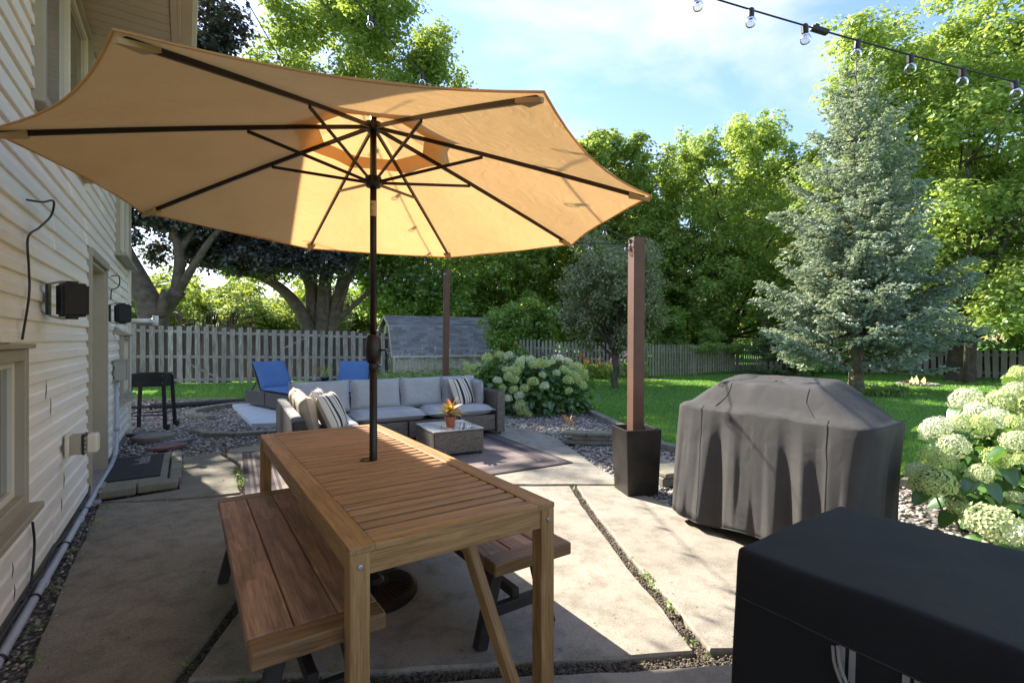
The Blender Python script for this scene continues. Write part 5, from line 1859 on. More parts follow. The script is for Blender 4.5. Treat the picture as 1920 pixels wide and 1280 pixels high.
for (y0, z0), (y1, z1), rows in slopes:
    d = Vector((0, y1 - y0, z1 - z0)); Ls = d.length; d.normalize(); up = Vector((1, 0, 0)).cross(d)
    if up.z < 0: up = -up
    A = Vector((-oh, y0, z0)); B = Vector((SLn + oh, y0, z0))
    mb = MB(); th = .02
    mb.add([A, B, B + d * Ls, A + d * Ls, A + up * th, B + up * th, B + d * Ls + up * th, A + d * Ls + up * th], [(0, 1, 2, 3), (7, 6, 5, 4), (0, 4, 5, 1), (1, 5, 6, 2), (2, 6, 7, 3), (3, 7, 4, 0)])
    mb.obj('roof_deck', M['shingle'], sh)
    if rows:
        rh = Ls / rows; sw_ = .30
        q = Matrix((Vector((1, 0, 0)), d, Vector((1, 0, 0)).cross(d))).transposed().to_quaternion() if Vector((1, 0, 0)).cross(d).z > 0 else Matrix((Vector((-1, 0, 0)), d, Vector((-1, 0, 0)).cross(d))).transposed().to_quaternion()
        for r in range(rows):
            x = -oh - (sw_ * .5 if r % 2 else 0)
            while x < SLn + oh - .02:
                x0 = max(x, -oh); x1 = min(x + sw_ - .012, SLn + oh)
                if x1 - x0 > .05:
                    c_ = Vector(((x0 + x1) / 2, y0, z0)) + d * (rh * (r + .5)) + up * (th + .008)
                    box('shingle', c_, (round(x1 - x0, 2), rh * .985, .010), M['shingle'], sh, 0, q @ Quaternion((1, 0, 0), R(-1.2)))
                x += sw_
beam('eave_trim', (-oh, -.13, ez - .115), (SLn + oh, -.13, ez - .115), .02, .07, M['shedwall'], sh, .002)
for s, (a_, b_) in enumerate((((-oh - .01, -.12, ez - .12), (-oh - .01, .40, bz - .01)), ((-oh - .01, .40, bz - .01), (-oh - .01, SW / 2, rz_ + .01)), ((-oh - .01, SW / 2, rz_ + .01), (-oh - .01, SW - .4, bz - .01)), ((-oh - .01, SW - .4, bz - .01), (-oh - .01, SW + .12, ez - .12)))):
    beam('rake_board', a_, b_, .02, .08, M['shedwall'], sh, .002)

# ================================================================ TREES
def unit(a): return a / (np.linalg.norm(a, axis=-1, keepdims=True) + 1e-9)


def lobes(center, rad, n, lr, seed, shell=.75, zst=1.0, lo=-1.0):
    """sub-lobes spread through an ellipsoid envelope -> (centre, radii)"""
    g_ = np.random.RandomState(seed)
    out = []
    c = np.array(center, float); r = np.array(rad, float)
    while len(out) < n:
        d = unit(g_.normal(0, 1, 3)); q = g_.uniform(shell, 1) if g_.rand() < .75 else g_.uniform(.2, shell)
        if d[2] * q < lo: continue
        p = c + d * q * r
        s = lr * g_.uniform(.65, 1.35)
        out.append((p, np.array((s, s, s * zst))))
    return out


def foliage(lb, per, cr_, nl, size, seed, flat=.7, up=.75):
    g_ = np.random.RandomState(seed)
    cs = []; rs_ = []; lc = []
    for p, r in lb:
        d = unit(g_.normal(0, 1, (per, 3)))
        q = g_.uniform(.35, 1, (per, 1)) ** .6
        cs.append(p + d * q * r); rs_.append(cr_ * g_.uniform(.6, 1.35, per)); lc.append(np.repeat(p[None], per, 0))
    cs = np.concatenate(cs); rs_ = np.concatenate(rs_)
    n = len(cs) * nl
    idx = np.repeat(np.arange(len(cs)), nl)
    d = unit(g_.normal(0, 1, (n, 3)))
    rad = rs_[idx] * g_.uniform(.2, 1, n) ** .5
    Cc = cs[idx] + d * rad[:, None] * np.array((1, 1, flat))
    Nn = d * .55 + np.array((0, 0, up)) + g_.normal(0, .38, (n, 3))
    Ss = size * g_.uniform(.6, 1.4, n)
    return Cc, Nn, Ss


def limbs(base, fork, targets, r0, r1, seed, bend=.25, rt=.02):
    g_ = random.Random(seed)
    mb = MB()
    base = Vector(base); fork = Vector(fork)
    n = 7
    pts = [base.lerp(fork, i / n) + Vector((g_.gauss(0, .03), g_.gauss(0, .03), 0)) * (i > 0) for i in range(n + 1)]
    rad = [r0 * 1.35] + [r0 + (r1 - r0) * i / n for i in range(1, n + 1)]
    mb.tube(pts, rad, 12)
    out = [mb, []]
    for tg in targets:
        tg = Vector(tg)
        f0 = fork - (fork - base) * g_.uniform(0, .12)
        Ln = (tg - f0).length
        m = f0.lerp(tg, .5) + Vector((g_.gauss(0, bend), g_.gauss(0, bend), abs(g_.gauss(0, bend)) * .8)) * Ln * .25
        k = 9
        pp = []
        for i in range(k + 1):
            s = i / k
            pp.append((f0 * (1 - s) ** 2 + m * 2 * s * (1 - s) + tg * s * s) + Vector((g_.gauss(0, .02), g_.gauss(0, .02), g_.gauss(0, .02))) * Ln * .3 * (0 < i))
        q0 = r1 * g_.uniform(.35, .62)
        mb2 = MB(); mb2.tube(pp, [q0 + (rt - q0) * (i / k) ** .8 for i in range(k + 1)], 7)
        # side twigs
        for _ in range(4):
            i = g_.randint(3, k)
            e = pp[i] + Vector((g_.gauss(0, 1), g_.gauss(0, 1), g_.uniform(0, 1.2))) * Ln * .16
            mb2.tube([pp[i], (pp[i] + e) / 2 + Vector((0, 0, .08)), e], [max(.012, q0 * .35), .014, .007], 5)
        out[1].append(mb2)
    return out


def tree(name, label, loc, lb, per, cr_, nl, size, leaf, trunk_fork, r0, r1, ntarget, seed, flat=.7, up=.75, bark='bark', group=None, cat='tree', rt=.02, wr=.36):
    t = thing(name, label, cat, loc, 0, group)
    Cc, Nn, Ss = foliage(lb, per, cr_, nl, size, seed, flat, up)
    o = link('crown', leafmesh('crown', Cc, Nn, Ss, L[leaf], seed + 1, wr=wr), t)
    o['kind'] = 'stuff'
    g_ = random.Random(seed)
    tg = [Vector(p) * .92 for p, r in lb]
    g_.shuffle(tg)
    tk, br = limbs((0, 0, -.15), trunk_fork, tg[:ntarget], r0, r1, seed, rt=rt)
    tk.obj('trunk', M[bark], t, smooth=True)
    for b_ in br: b_.obj('limb', M[bark], t, smooth=True)
    return t


def copy_tree(src, label, loc, rz, sc, group=None):
    r = src.copy(); C.objects.link(r)
    r.location = loc; r.rotation_euler = (0, 0, rz); r.scale = (sc, sc, sc)
    r['label'] = label
    if group: r['group'] = group
    for ch in [o for o in C.objects if o.parent is src]:
        c_ = ch.copy(); C.objects.link(c_); c_.parent = r
    return r


# --- T6: big silver maple lit yellow-green, centre right
def plumes(center, rad, n, seed, top, h=1.3):
    g_ = np.random.RandomState(seed); out = []
    for _ in range(n):
        a = g_.uniform(0, 2 * PI); q = g_.uniform(0, 1) ** .6
        x = center[0] + rad * q * math.cos(a); y = center[1] + rad * q * math.sin(a)
        out.append((np.array((x, y, top - g_.uniform(.2, 1.6) - 1.6 * q * q)), np.array((.34, .34, h * g_.uniform(.5, 1)))))
    return out


lb = lobes((0, 0, 5.9), (4.9, 3.6, 5.2), 135, .92, 61, .72, 1.2, -.85) + plumes((0, 0), 4.4, 44, 62, 12.6, 1.5)
t6 = tree('silver_maple', 'large yellow green maple behind the picket fence left of the blue spruce', (11.6, 26.5, 0), lb, 10, .50, 70, .15, 'maple_y', (0, 0, 1.6), .38, .30, 12, 63)
# --- T5b: darker maple between it and the umbrella
lb = lobes((0, 0, 5.8), (4.3, 3.6, 5.1), 110, .95, 71, .72, 1.1, -.9) + plumes((0, 0), 3.8, 30, 72, 12.6, 1.4)
t5 = tree('maple_tree', 'tall mid green maple rising right of the umbrella behind the picket fence', (5.6, 28.0, 0), lb, 10, .55, 58, .19, 'maple', (0, 0, 2.0), .34, .26, 10, 73)
gw = 'maples of the wood behind the yard'
copy_tree(t5, 'dark green maple standing behind the garden shed', (-1.2, 27.0, 0), 2.1, .92, gw)
copy_tree(t5, 'dark green maple behind the ornamental tree', (2.2, 33.5, 0), 4.0, 1.0, gw)
copy_tree(t5, 'dark green maple above the left end of the shed roof', (-5.6, 30.5, 0), 5.2, .86, gw)
copy_tree(t6, 'yellow green maple peeping between the silver maple and the spruce', (18.2, 33.0, 0), 1.4, 1.0, gw)
copy_tree(t5, 'green maple behind the brown board fence at the far right', (26.0, 32.0, 0), .7, 1.1, gw)
copy_tree(t5, 'green maple deep in the wood behind the silver maple', (9.6, 38.0, 0), 3.1, .92, gw)
# --- T9: near right maple, big and airy
lb = lobes((1.9, 0, 7.6), (6.3, 4.6, 6.8), 215, 1.0, 81, .60, .8, -.88) + [(np.array((-2.9 - .5 * (k % 4), -1.0 + .3 * (k % 3), 8.6 + .42 * k)), np.array((.9, .9, .45))) for k in range(9)] + [(np.array((-2.2 + .5 * k, -3.2, 2.1 + .35 * (k % 4))), np.array((.9, .9, .45))) for k in range(8)]
t9 = tree('maple_tree', 'huge bright green maple filling the right edge with a forked trunk', (15.5, 17.0, 0), lb, 10, .60, 84, .13, 'maple_y', (.1, 0, 1.5), .42, .36, 18, 83, .5)
# --- T3: big maple behind the left fence
lb = lobes((1.1, .6, 9.4), (5.0, 2.4, 6.0), 92, .95, 91, .60, .9, -.70) + plumes((1.5, 0), 3.6, 26, 92, 15.4, 1.1) + plumes((4.4, 0), 1.8, 10, 96, 13.2, 1.0)
t3 = tree('maple_tree', 'old multi stemmed maple with a thick trunk behind the grey board fence', (-7.6, 19.6, 0), lb, 11, .58, 66, .14, 'maple', (.05, 0, 1.7), .36, .28, 9, 93)
for a, b, c_, r_ in (((-.15, -.15, -.1), (-.1, -.5, 4.0), (-3.4, -1.2, 4.1), .32), ((.25, -.1, -.1), (.35, .1, 3.2), (1.7, .3, 6.5), .36), ((-.25, 0, -.1), (-.42, 0, 3.6), (-.6, .2, 7.2), .36), ((.05, -.2, -.1), (.10, -.2, 3.9), (.45, .2, 7.6), .34)):
    mb = MB(); a, b, c_ = map(Vector, (a, b, c_))
    mb.tube([a * (1 - s) ** 2 + b * 2 * s * (1 - s) + c_ * s * s for s in [i / 14 for i in range(15)]], [r_ * (1.15 if i == 0 else 1) * (1 - .66 * i / 14) for i in range(15)], 12)
    mb.obj('limb', M['bark'], t3, smooth=True)
# hanging dark lower crown of T3 toward the shed
lb = lobes((0, 0, 3.5), (3.0, 2.0, 1.9), 38, .8, 101, .5, .6)
t4 = tree('maple_tree', 'two stemmed dark maple just behind the left end of the shed', (-4.9, 21.6, 0), lb + lobes((0, 0, 6), (3.2, 2.4, 2.6), 36, .9, 102), 10, .52, 55, .16, 'maple_d', (0, 0, 1.4), .30, .26, 8, 103)
# --- T2: purple maple
lb = lobes((.6, 0, 8.6), (2.6, 2.2, 4.6), 40, .85, 111, .7, .9, -.75) + lobes((2.7, .5, 5.1), (3.5, 1.5, 1.25), 44, .62, 112, .3, .7) + [(np.array((-1.4 + .25 * k, -.8, 5.9 - .12 * k)), np.array((.6, .6, .5))) for k in range(6)] + [(np.array((.2 + .35 * k, -.3, 11.6 + .3 * (k % 3))), np.array((.6, .6, .6))) for k in range(3)] + [(np.array((-2.1 - .45 * k, -1.0, 5.1 + .35 * (k % 2))), np.array((.55, .5, .5))) for k in range(3)] + [(np.array((1.6 + .42 * k, -.2, 3.95 + .25 * (k % 3))), np.array((.6, .6, .4))) for k in range(9)] + [(np.array((-1.9 + .38 * k, .5 + .2 * (k % 2), 4.5 + .5 * ((k * 7) % 4))), np.array((.5, .5, .42))) for k in range(9)]
t2 = thing('purple_maple', 'leaning dark purple leaved maple behind the left fence near the house corner', 'tree', (-11.0, 17.4, 0))
Cc, Nn, Ss = foliage(lb, 10, .50, 70, .14, 113, .7, .75)
o = link('crown', leafmesh('crown', Cc, Nn, Ss, L['purple'], 114), t2); o['kind'] = 'stuff'
Cc, Nn, Ss = foliage([(p + np.array((.2, .9, -.2)), r * .9) for p, r in lb[40:84]], 5, .5, 30, .15, 115)
o = link('green_leaves', leafmesh('green_leaves', Cc, Nn, Ss, L['maple_y'], 116), t2); o['kind'] = 'stuff'
def limb(t, pts, rads, n=10, name='limb', m='bark'):
    P_ = [Vector(p) for p in pts]; out = []; ro = []
    for k in range(len(P_) - 1):
        p0 = P_[max(k - 1, 0)]; p1 = P_[k]; p2 = P_[k + 1]; p3 = P_[min(k + 2, len(P_) - 1)]
        for s in range(5):
            u_ = s / 5
            out.append(.5 * ((2 * p1) + (p2 - p0) * u_ + (2 * p0 - 5 * p1 + 4 * p2 - p3) * u_ * u_ + (3 * p1 - p0 - 3 * p2 + p3) * u_ ** 3)); ro.append(rads[k] + (rads[k + 1] - rads[k]) * u_)
    out.append(P_[-1]); ro.append(rads[-1])
    mb = MB(); mb.tube(out, ro, n); return mb.obj(name, M[m], t, smooth=True)
limb(t2, [(-1.45, -.6, -.2), (-1.35, -.6, 1.2), (-.95, -.6, 2.3), (-.40, -.6, 3.1)], [.40, .27, .25, .25], name='trunk')
limb(t2, [(-.50, -.6, 2.9), (-.30, -.7, 4.3), (-.55, -.8, 6.0), (-.3, -.2, 9.0)], [.20, .16, .13, .07])
limb(t2, [(-.60, -.6, 2.7), (.30, -.8, 4.0), (1.1, -.7, 5.2), (2.2, -.2, 6.4)], [.16, .12, .09, .04])
limb(t2, [(-.35, -.7, 4.4), (.2, -.6, 5.4), (.4, -.3, 7.2)], [.12, .09, .04])
# --- T1: thick leaning trunk by the house corner
t1 = thing('maple_tree', 'thick leaning trunk with a knot hole beside the house corner', 'tree', (-11.75, 16.2, 0))
limb(t1, [(.05, 0, -.2), (0, 0, 1.0), (-.10, 0, 2.2), (-.55, 0, 3.3), (-1.2, 0, 4.6), (-1.9, 0, 6.8)], [.52, .44, .42, .33, .28, .18], 14, 'trunk')
limb(t1, [(.22, -.1, 2.2), (.36, -.15, 2.75), (.34, -.15, 3.05)], [.18, .13, .04], 8, 'broken_limb')
lb = lobes((-3.4, .3, 9.3), (4.0, 3.0, 3.4), 70, 1.0, 121, .6, .8)  # crown mostly hidden behind the house, placed and sized to shade the gravel
Cc, Nn, Ss = foliage(lb, 9, .58, 44, .19, 122); o = link('crown', leafmesh('crown', Cc, Nn, Ss, L['maple'], 123), t1); o['kind'] = 'stuff'
# --- T10 ornamental grey green tree
lb = lobes((0, 0, 2.75), (1.72, 1.5, 1.65), 60, .42, 131, .55, .8, -.85)
t10 = tree('crabapple_tree', 'small round grey green tree on the lawn in front of the picket fence', (3.02, 14.4, 0), lb, 12, .26, 52, .075, 'orn', (0, 0, .95), .105, .10, 14, 133, .9, .4, rt=.008)
# --- shrub by the shed
lb = lobes((0, 0, 1.25), (.85, .7, 1.15), 22, .35, 141, .5)
sb = tree('shrub', 'bright green leafy shrub at the right end of the shed', (-.15, 15.6, 0), lb, 10, .24, 50, .10, 'shrub', (0, 0, .4), .05, .04, 6, 143, cat='shrub', rt=.008)
copy_tree(sb, 'dark leafy shrub behind the shed roof', (.9, 21.0, 0), 2.0, 1.25)
copy_tree(sb, 'rounded green shrub in front of the far end of the picket fence', (8.9, 21.9, 0), 1.0, .75)
copy_tree(sb, 'sprawling green shrub behind the picket fence below the silver maple', (7.2, 22.6, 0), 4.0, 1.15)
copy_tree(sb, 'leafy shrub at the foot of the brown fence behind the spruce', (12.8, 20.9, 0), 3.0, .8)
copy_tree(sb, 'leafy shrub growing between the spruce and the forked trunk', (13.2, 19.4, 0), 5.0, .55)

# --- far sunlit hedge and wood edge behind everything: things one can tell apart near, one mass far
lb = lobes((0, 0, 2.6), (3.6, 2.6, 2.6), 40, 1.0, 151, .5, .8)
fs_ = tree('far_tree', 'sunlit yellow green tree far beyond the left fence', (-17.5, 34.0, 0), lb, 9, .6, 50, .22, 'far', (0, 0, 1.0), .2, .16, 5, 153)
gf = 'sunlit trees far beyond the fences'
for lab, x, y, rz__, s_ in (('pale green tree far beyond the deck with chairs', -13.2, 38.0, 1.0, 1.15), ('pale green tree seen under the purple maple crown', -9.0, 37.0, 2.2, 1.25), ('pale green tree seen through the multi stemmed maple', -4.8, 40.0, 3.3, 1.3), ('bright tree glimpsed above the shed roof', .8, 43.0, 4.1, 1.3), ('bright tree glimpsed behind the ornamental tree', 6.2, 42.0, 5.0, 1.3), ('bright low tree glimpsed under the silver maple', 13.0, 36.0, .4, 1.0), ('bright low tree glimpsed behind the blue spruce', 22.0, 30.0, 1.9, 1.1), ('bright low tree at the far right behind the fence', 29.5, 25.0, 2.8, 1.2), ('bright tree glimpsed far left beside the neighbouring house', -24.5, 42.0, 3.9, 1.45), ('tall pale tree seen between the leaning trunk and the forked trunk', -24.6, 33.0, 5.2, 1.25)):
    copy_tree(fs_, lab, (x, y, 0), rz__, s_, gf)
g_ = np.random.RandomState(161)
lb = [(np.array((x, 52 + g_.uniform(-3, 3), g_.uniform(1.0, 6.0))), np.array((2.0, 1.5, 1.6))) for x in np.arange(-34, 48, .95) for _ in (0, 1)]
Cc, Nn, Ss = foliage(lb, 9, 1.1, 42, .42, 162)
link('distant_wood', leafmesh('distant_wood', Cc, Nn, Ss, L['maple_d'], 163), kind='stuff', label='dark band of distant woodland behind all the yard trees', cat='woodland')

# --- spruces
def spruce(name, label, loc, H, Rb, leaf, seed, zlow=.6, bark='bark_l', dens=1.0, trunk_r=.17, asym=0):
    t = thing(name, label, 'tree', loc)
    g_ = np.random.RandomState(seed)
    mbs = MB()
    mbs.tube([(0, 0, -.1), (0, 0, .4), (.02, 0, H * .4), (0, .02, H * .75), (0, 0, H)], [trunk_r * 1.3, trunk_r, trunk_r * .7, trunk_r * .3, .012], 12)
    mbs.obj('trunk', M[bark], t, smooth=True)
    Cs = []; Ts = []; Sz = []; brm = MB()
    z = zlow
    while z < H * .985:
        f = (z - zlow) / (H - zlow)
        Rz = Rb * ((1 - f) ** .72) * (1 if f > .08 else .80 + 2.5 * f) + .12
        nb = int(10 + 5 * (1 - f))
        a0 = g_.uniform(0, 6.28)
        for b_ in range(nb):
            a = a0 + 2 * PI * b_ / nb + g_.normal(0, .16)
            Lb = Rz * g_.uniform(.62, 1.16) * (1 + asym * math.cos(a))
            if g_.rand() < .07: continue
            if f < .10 and g_.rand() < .35: continue
            zb = z + g_.normal(0, .05)
            dr = -.20 + .60 * f + g_.normal(0, .06)         # slope: droop low, rise at the top
            n = 8
            pts = []
            for i in range(n + 1):
                s = i / n
                pts.append(np.array((math.cos(a) * Lb * s, math.sin(a) * Lb * s, zb + Lb * (dr * s + .22 * s * s - .10 * math.sin(PI * s)))))
            brm.tube([Vector(p) for p in pts], [.022 * (1 - f * .6) * (1 - .8 * i / n) + .003 for i in range(n + 1)], 4, cap=False)
            # flat sprays along the outer part of the branch
            m = max(7, int(Lb / .052 * dens))
            for j in range(m):
                s = .28 + .72 * (j + g_.uniform(0, 1)) / m
                i = min(n - 1, int(s * n)); p = pts[i] + (pts[i + 1] - pts[i]) * (s * n - i)
                ln = Lb * .36 * (1 - s * .60) * g_.uniform(.6, 1.2) + .06
                sd_ = 1 if j % 2 else -1
                aa = a + sd_ * g_.uniform(.7, 1.15)
                dd = np.array((math.cos(aa), math.sin(aa), g_.uniform(-.30, .05)))
                q = max(2, int(ln / .055))
                tt = np.linspace(.15, 1, q)[:, None]
                pos = p + dd * ln * tt + g_.normal(0, .022, (q, 3)) + np.array((0, 0, abs(g_.normal(0, .035))))
                Cs.append(pos); Ts.append(np.repeat(dd[None], q, 0) + g_.normal(0, .45, (q, 3))); Sz.append(np.full(q, .115) * g_.uniform(.75, 1.25, q))
        z += .33 + .03 * f
    Cs = np.concatenate(Cs); Ts = np.concatenate(Ts); Sz = np.concatenate(Sz)
    # two crossed slim tufts per twig
    n = len(Cs)
    N1 = np.cross(Ts, g_.normal(0, 1, (n, 3))); N1[:, 2] = np.abs(N1[:, 2]) + .25
    N2 = np.cross(unit(Ts), unit(N1))
    o = link('needles', leafmesh('needles', np.concatenate([Cs, Cs + np.array((0, 0, .012))]), np.concatenate([N1, N2 + np.array((0, 0, .5))]), np.concatenate([Sz, Sz * .9]), L[leaf], seed, wr=.26, fold=.12, T=np.concatenate([Ts, Ts + g_.normal(0, .5, (n, 3))])), t)
    o['kind'] = 'stuff'
    brm.obj('branches', M['bark'], t); C.objects[-1]['kind'] = 'stuff'
    return t, n


sp1, n1 = spruce('blue_spruce', 'tall blue green spruce with a bare lower trunk in the middle of the lawn', (9.28, 13.25, 0), 8.95, 2.28, 'spruce', 171, 1.0)
sp2, n2 = spruce('young_spruce', 'small bushy green spruce at the end of the picket fence', (10.85, 19.6, 0), 3.55, 1.35, 'spruce_g', 173, .2, 'bark', 1.0, .07)
copy_tree(sp2, 'pale spruce beyond the left fence right of the deck', (-11.4, 31.0, 0), 1.0, 1.35)
copy_tree(sp2, 'second pale spruce beyond the left fence', (-13.3, 33.0, 0), 2.3, 1.2)
# low blue spruce limb cluster right of the trunk by the forked maple
sp3, n3 = spruce('young_spruce', 'blue spruce standing before the forked maple trunk', (14.7, 15.9, 0), 3.9, .9, 'spruce', 175, 1.75, 'bark', 1.0, .08)
print('spruce tufts', n1, n2, n3)

# ================================================================ HYDRANGEAS
def flower_mesh(name, Rr, nfl, fsz, seed, petals=True):
    g_ = np.random.RandomState(seed)
    i = np.arange(nfl) + .5
    ph = np.arccos(1 - 1.75 * i / nfl); th = PI * (1 + 5 ** .5) * i
    d = np.stack([np.cos(th) * np.sin(ph), np.sin(th) * np.sin(ph), np.cos(ph)], 1)
    bumpy = 1 + .09 * np.sin(3 * d[:, 0] * 2.2 + 1) * np.cos(d[:, 1] * 5) + g_.normal(0, .07, nfl)
    Cc = d * Rr * bumpy[:, None] * np.array((1, 1, .78))
    Nn = unit(d + g_.normal(0, .34, (nfl, 3)))
    if petals:
        T = unit(np.cross(Nn, g_.normal(0, 1, (nfl, 3)))); B = np.cross(Nn, T)
        CC = []; NN = []; TT = []
        for k in range(4):
            a = k * PI / 2
            dd = T * math.cos(a) + B * math.sin(a)
            CC.append(Cc + dd * fsz * .42); NN.append(Nn + dd * -.35); TT.append(dd)
        CC = np.concatenate(CC); NN = np.concatenate(NN); TT = np.concatenate(TT)
        return leafmesh(name, CC, NN, np.full(len(CC), fsz * .85), M['floret'], seed, wr=.42, fold=.05, T=TT)
    return leafmesh(name, Cc, Nn, np.full(nfl, fsz * 1.7), M['floret'], seed, wr=.5, fold=.08)


FH = [flower_mesh('flower_head', 1.0, 340, .135, 181 + k) for k in range(3)]
FS = [flower_mesh('flower_head', 1.0, 110, .20, 191 + k, False) for k in range(3)]


def hleaf(name, seed):
    n = 7; vs = []; fs = []; g_ = random.Random(seed)
    for i in range(n + 1):
        t = i / n
        wd_ = .36 * (math.sin(PI * min(1, t ** .75 * .96 + .03)) ** .7) * (1 + .03 * (i % 2))
        z = -.30 * t * t + .04 * math.sin(6 * t)
        vs += [(t, -wd_, z + wd_ * .30 - .05 * wd_), (t, -wd_ * .5, z + wd_ * .22), (t, 0, z), (t, wd_ * .5, z + wd_ * .22), (t, wd_, z + wd_ * .30 - .05 * wd_)]
    for i in range(n):
        for j in range(4):
            k = i * 5 + j; fs.append((k, k + 5, k + 6, k + 1))
    me = mesh(name, vs, fs, L['hyd'], True)
    a = me.attributes.new('rnd', 'FLOAT', 'POINT')
    b0 = g_.uniform(.1, .8)
    a.data.foreach_set('value', [min(1, b0 + (.2 if (i % 5) == 2 else 0)) for i in range(len(vs))])
    return me


HL = [hleaf('leaf', 201 + k) for k in range(5)]


def hyd_leaves(t, c, rad, n, size, seed, zmin=.04):
    g_ = random.Random(seed)
    for _ in range(n):
        th = g_.uniform(0, 2 * PI); ph = math.acos(g_.uniform(-.35, 1)); q = g_.uniform(.72, 1.04)
        d = Vector((math.cos(th) * math.sin(ph), math.sin(th) * math.sin(ph), math.cos(ph)))
        p = Vector(c) + Vector((d.x * rad[0], d.y * rad[1], d.z * rad[2])) * q
        if p.z < zmin: continue
        s = size * g_.uniform(.65, 1.25)
        az = math.atan2(d.y, d.x) + g_.gauss(0, .6)
        o = link('leaf', g_.choice(HL), t, p, (g_.gauss(0, .35), g_.uniform(-.1, .75), az))
        o.scale = (s, s * g_.uniform(.85, 1.15), s)


def inner_leaves(t, c, rad, n, size, seed):
    g_ = np.random.RandomState(seed)
    d = unit(g_.normal(0, 1, (n, 3))); q = g_.uniform(.3, .98, (n, 1)) ** .5
    Cc = np.array(c) + d * q * np.array(rad); k = Cc[:, 2] > .03; Cc = Cc[k]; d = d[k]
    Nn = d * .5 + np.array((0, 0, .7)) + g_.normal(0, .4, Cc.shape)
    o = link('inner_foliage', leafmesh('inner_foliage', Cc, Nn, size * g_.uniform(.6, 1.3, len(Cc)), L['hyd'], seed, .36, .1), t)
    o['kind'] = 'stuff'


def stems(t, c, rad, n, seed):
    g_ = random.Random(seed); mb = MB()
    for _ in range(n):
        a = g_.uniform(0, 6.28); q = g_.uniform(.1, .5)
        b = Vector((c[0] + rad[0] * q * .5 * math.cos(a), c[1] + rad[1] * q * .5 * math.sin(a), 0)); e = Vector((c[0] + rad[0] * q * 1.7 * math.cos(a), c[1] + rad[1] * q * 1.7 * math.sin(a), rad[2] * 1.2))
        mb.tube([b, b.lerp(e, .5) + Vector((0, 0, .08)), e], [.007, .005, .004], 5)
    o = mb.obj('stems', M['bark'], t); o['kind'] = 'stuff'


HB = Vector((.30, 9.75, 0))
h1 = thing('hydrangea_bush', 'large white flowering hydrangea bush at the right end of the sofa', 'shrub', HB)
HR = (1.38, .80, .98)
inner_leaves(h1, (0, 0, .22), (1.28, .72, .86), 5200, .105, 211)
hyd_leaves(h1, (0, 0, .22), (1.34, .78, .92), 285, .15, 212)
stems(h1, (0, 0, 0), HR, 40, 213)
g2 = random.Random(9)
fl = [(1025, 420), (1095, 425), (930, 440), (775, 490), (835, 515), (795, 530), (1205, 450), (1260, 455), (1170, 505), (1310, 485), (1335, 465), (1415, 475), (1455, 555), (1510, 530), (1350, 570), (1090, 580), (1135, 600), (1010, 610), (1050, 665), (1130, 680), (1215, 670), (1085, 745), (1360, 655), (1280, 620), (1605, 600), (1640, 645), (1560, 560), (1595, 570), (1175, 725), (1180, 785), (1215, 830), (1185, 850), (1240, 860), (1165, 810), (1290, 495), (1375, 490), (1145, 540), (1120, 525), (1180, 470), (1440, 440), (1540, 610), (1075, 530), (1545, 690)]
for qx, qy in fl:
    px = 680 + qx / 4; py = 560 + qy / 4
    # march along the view ray to the front of the bush
    d = Vector(((px - 960) / FPX, 1, -(py - 636) / FPX))
    Y = 8.6
    while Y < 10.2:
        p = Vector((0, 0, EYE)) + d * Y - HB - Vector((0, 0, .22))
        if (p.x / 1.40) ** 2 + (p.y / .82) ** 2 + (p.z / .95) ** 2 < 1: break
        Y += .03
    else:
        Y = 9.7
    p = Vector((0, 0, EYE)) + d * Y
    o = link('flower_head', g2.choice(FS), h1, p - HB, (g2.gauss(0, .25) - (.35 if py > 700 else 0), g2.gauss(0, .2), g2.uniform(0, 6)))
    s = .095 * g2.uniform(.72, 1.15); o.scale = (s, s, s)
for _ in range(22):
    th = g2.uniform(0, PI); q = g2.uniform(.5, 1)
    o = link('flower_head', g2.choice(FS), h1, (1.3 * q * math.cos(th), .72 * q * math.sin(th), .30 + .86 * math.sqrt(max(0, 1 - q * q * .9))), (g2.gauss(0, .2), g2.gauss(0, .2), 0))
    s = .10 * g2.uniform(.8, 1.1); o.scale = (s, s, s)

HB2 = Vector((3.85, 3.25, 0))
h2 = thing('hydrangea_bush', 'large hydrangea bush with big sunlit lime and white blooms at the right edge', 'shrub', HB2)
inner_leaves(h2, (.35, .05, .38), (.98, 1.05, .78), 5600, .12, 221)
hyd_leaves(h2, (.35, .05, .38), (1.05, 1.12, .84), 290, .17, 222, .10)
stems(h2, (.3, 0, 0), (.9, 1.0, .9), 50, 223)
cl = [(645, 222, 112, 3.5), (740, 310, 92, 3.35), (900, 230, 112, 3.35), (1010, 150, 92, 3.3), (1035, 40, 72, 3.25), (430, 430, 112, 3.2), (600, 395, 92, 3.2), (560, 550, 100, 3.05), (440, 640, 118, 2.95), (310, 730, 92, 3.0), (410, 805, 152, 2.85), (850, 355, 95, 3.2), (740, 745, 88, 2.8), (860, 640, 92, 2.9), (1010, 395, 80, 3.0), (1010, 520, 108, 2.75), (1000, 915, 60, 2.7), (850, 1110, 190, 2.45), (590, 970, 92, 2.85), (760, 400, 80, 3.1), (1060, 640, 70, 2.9)]
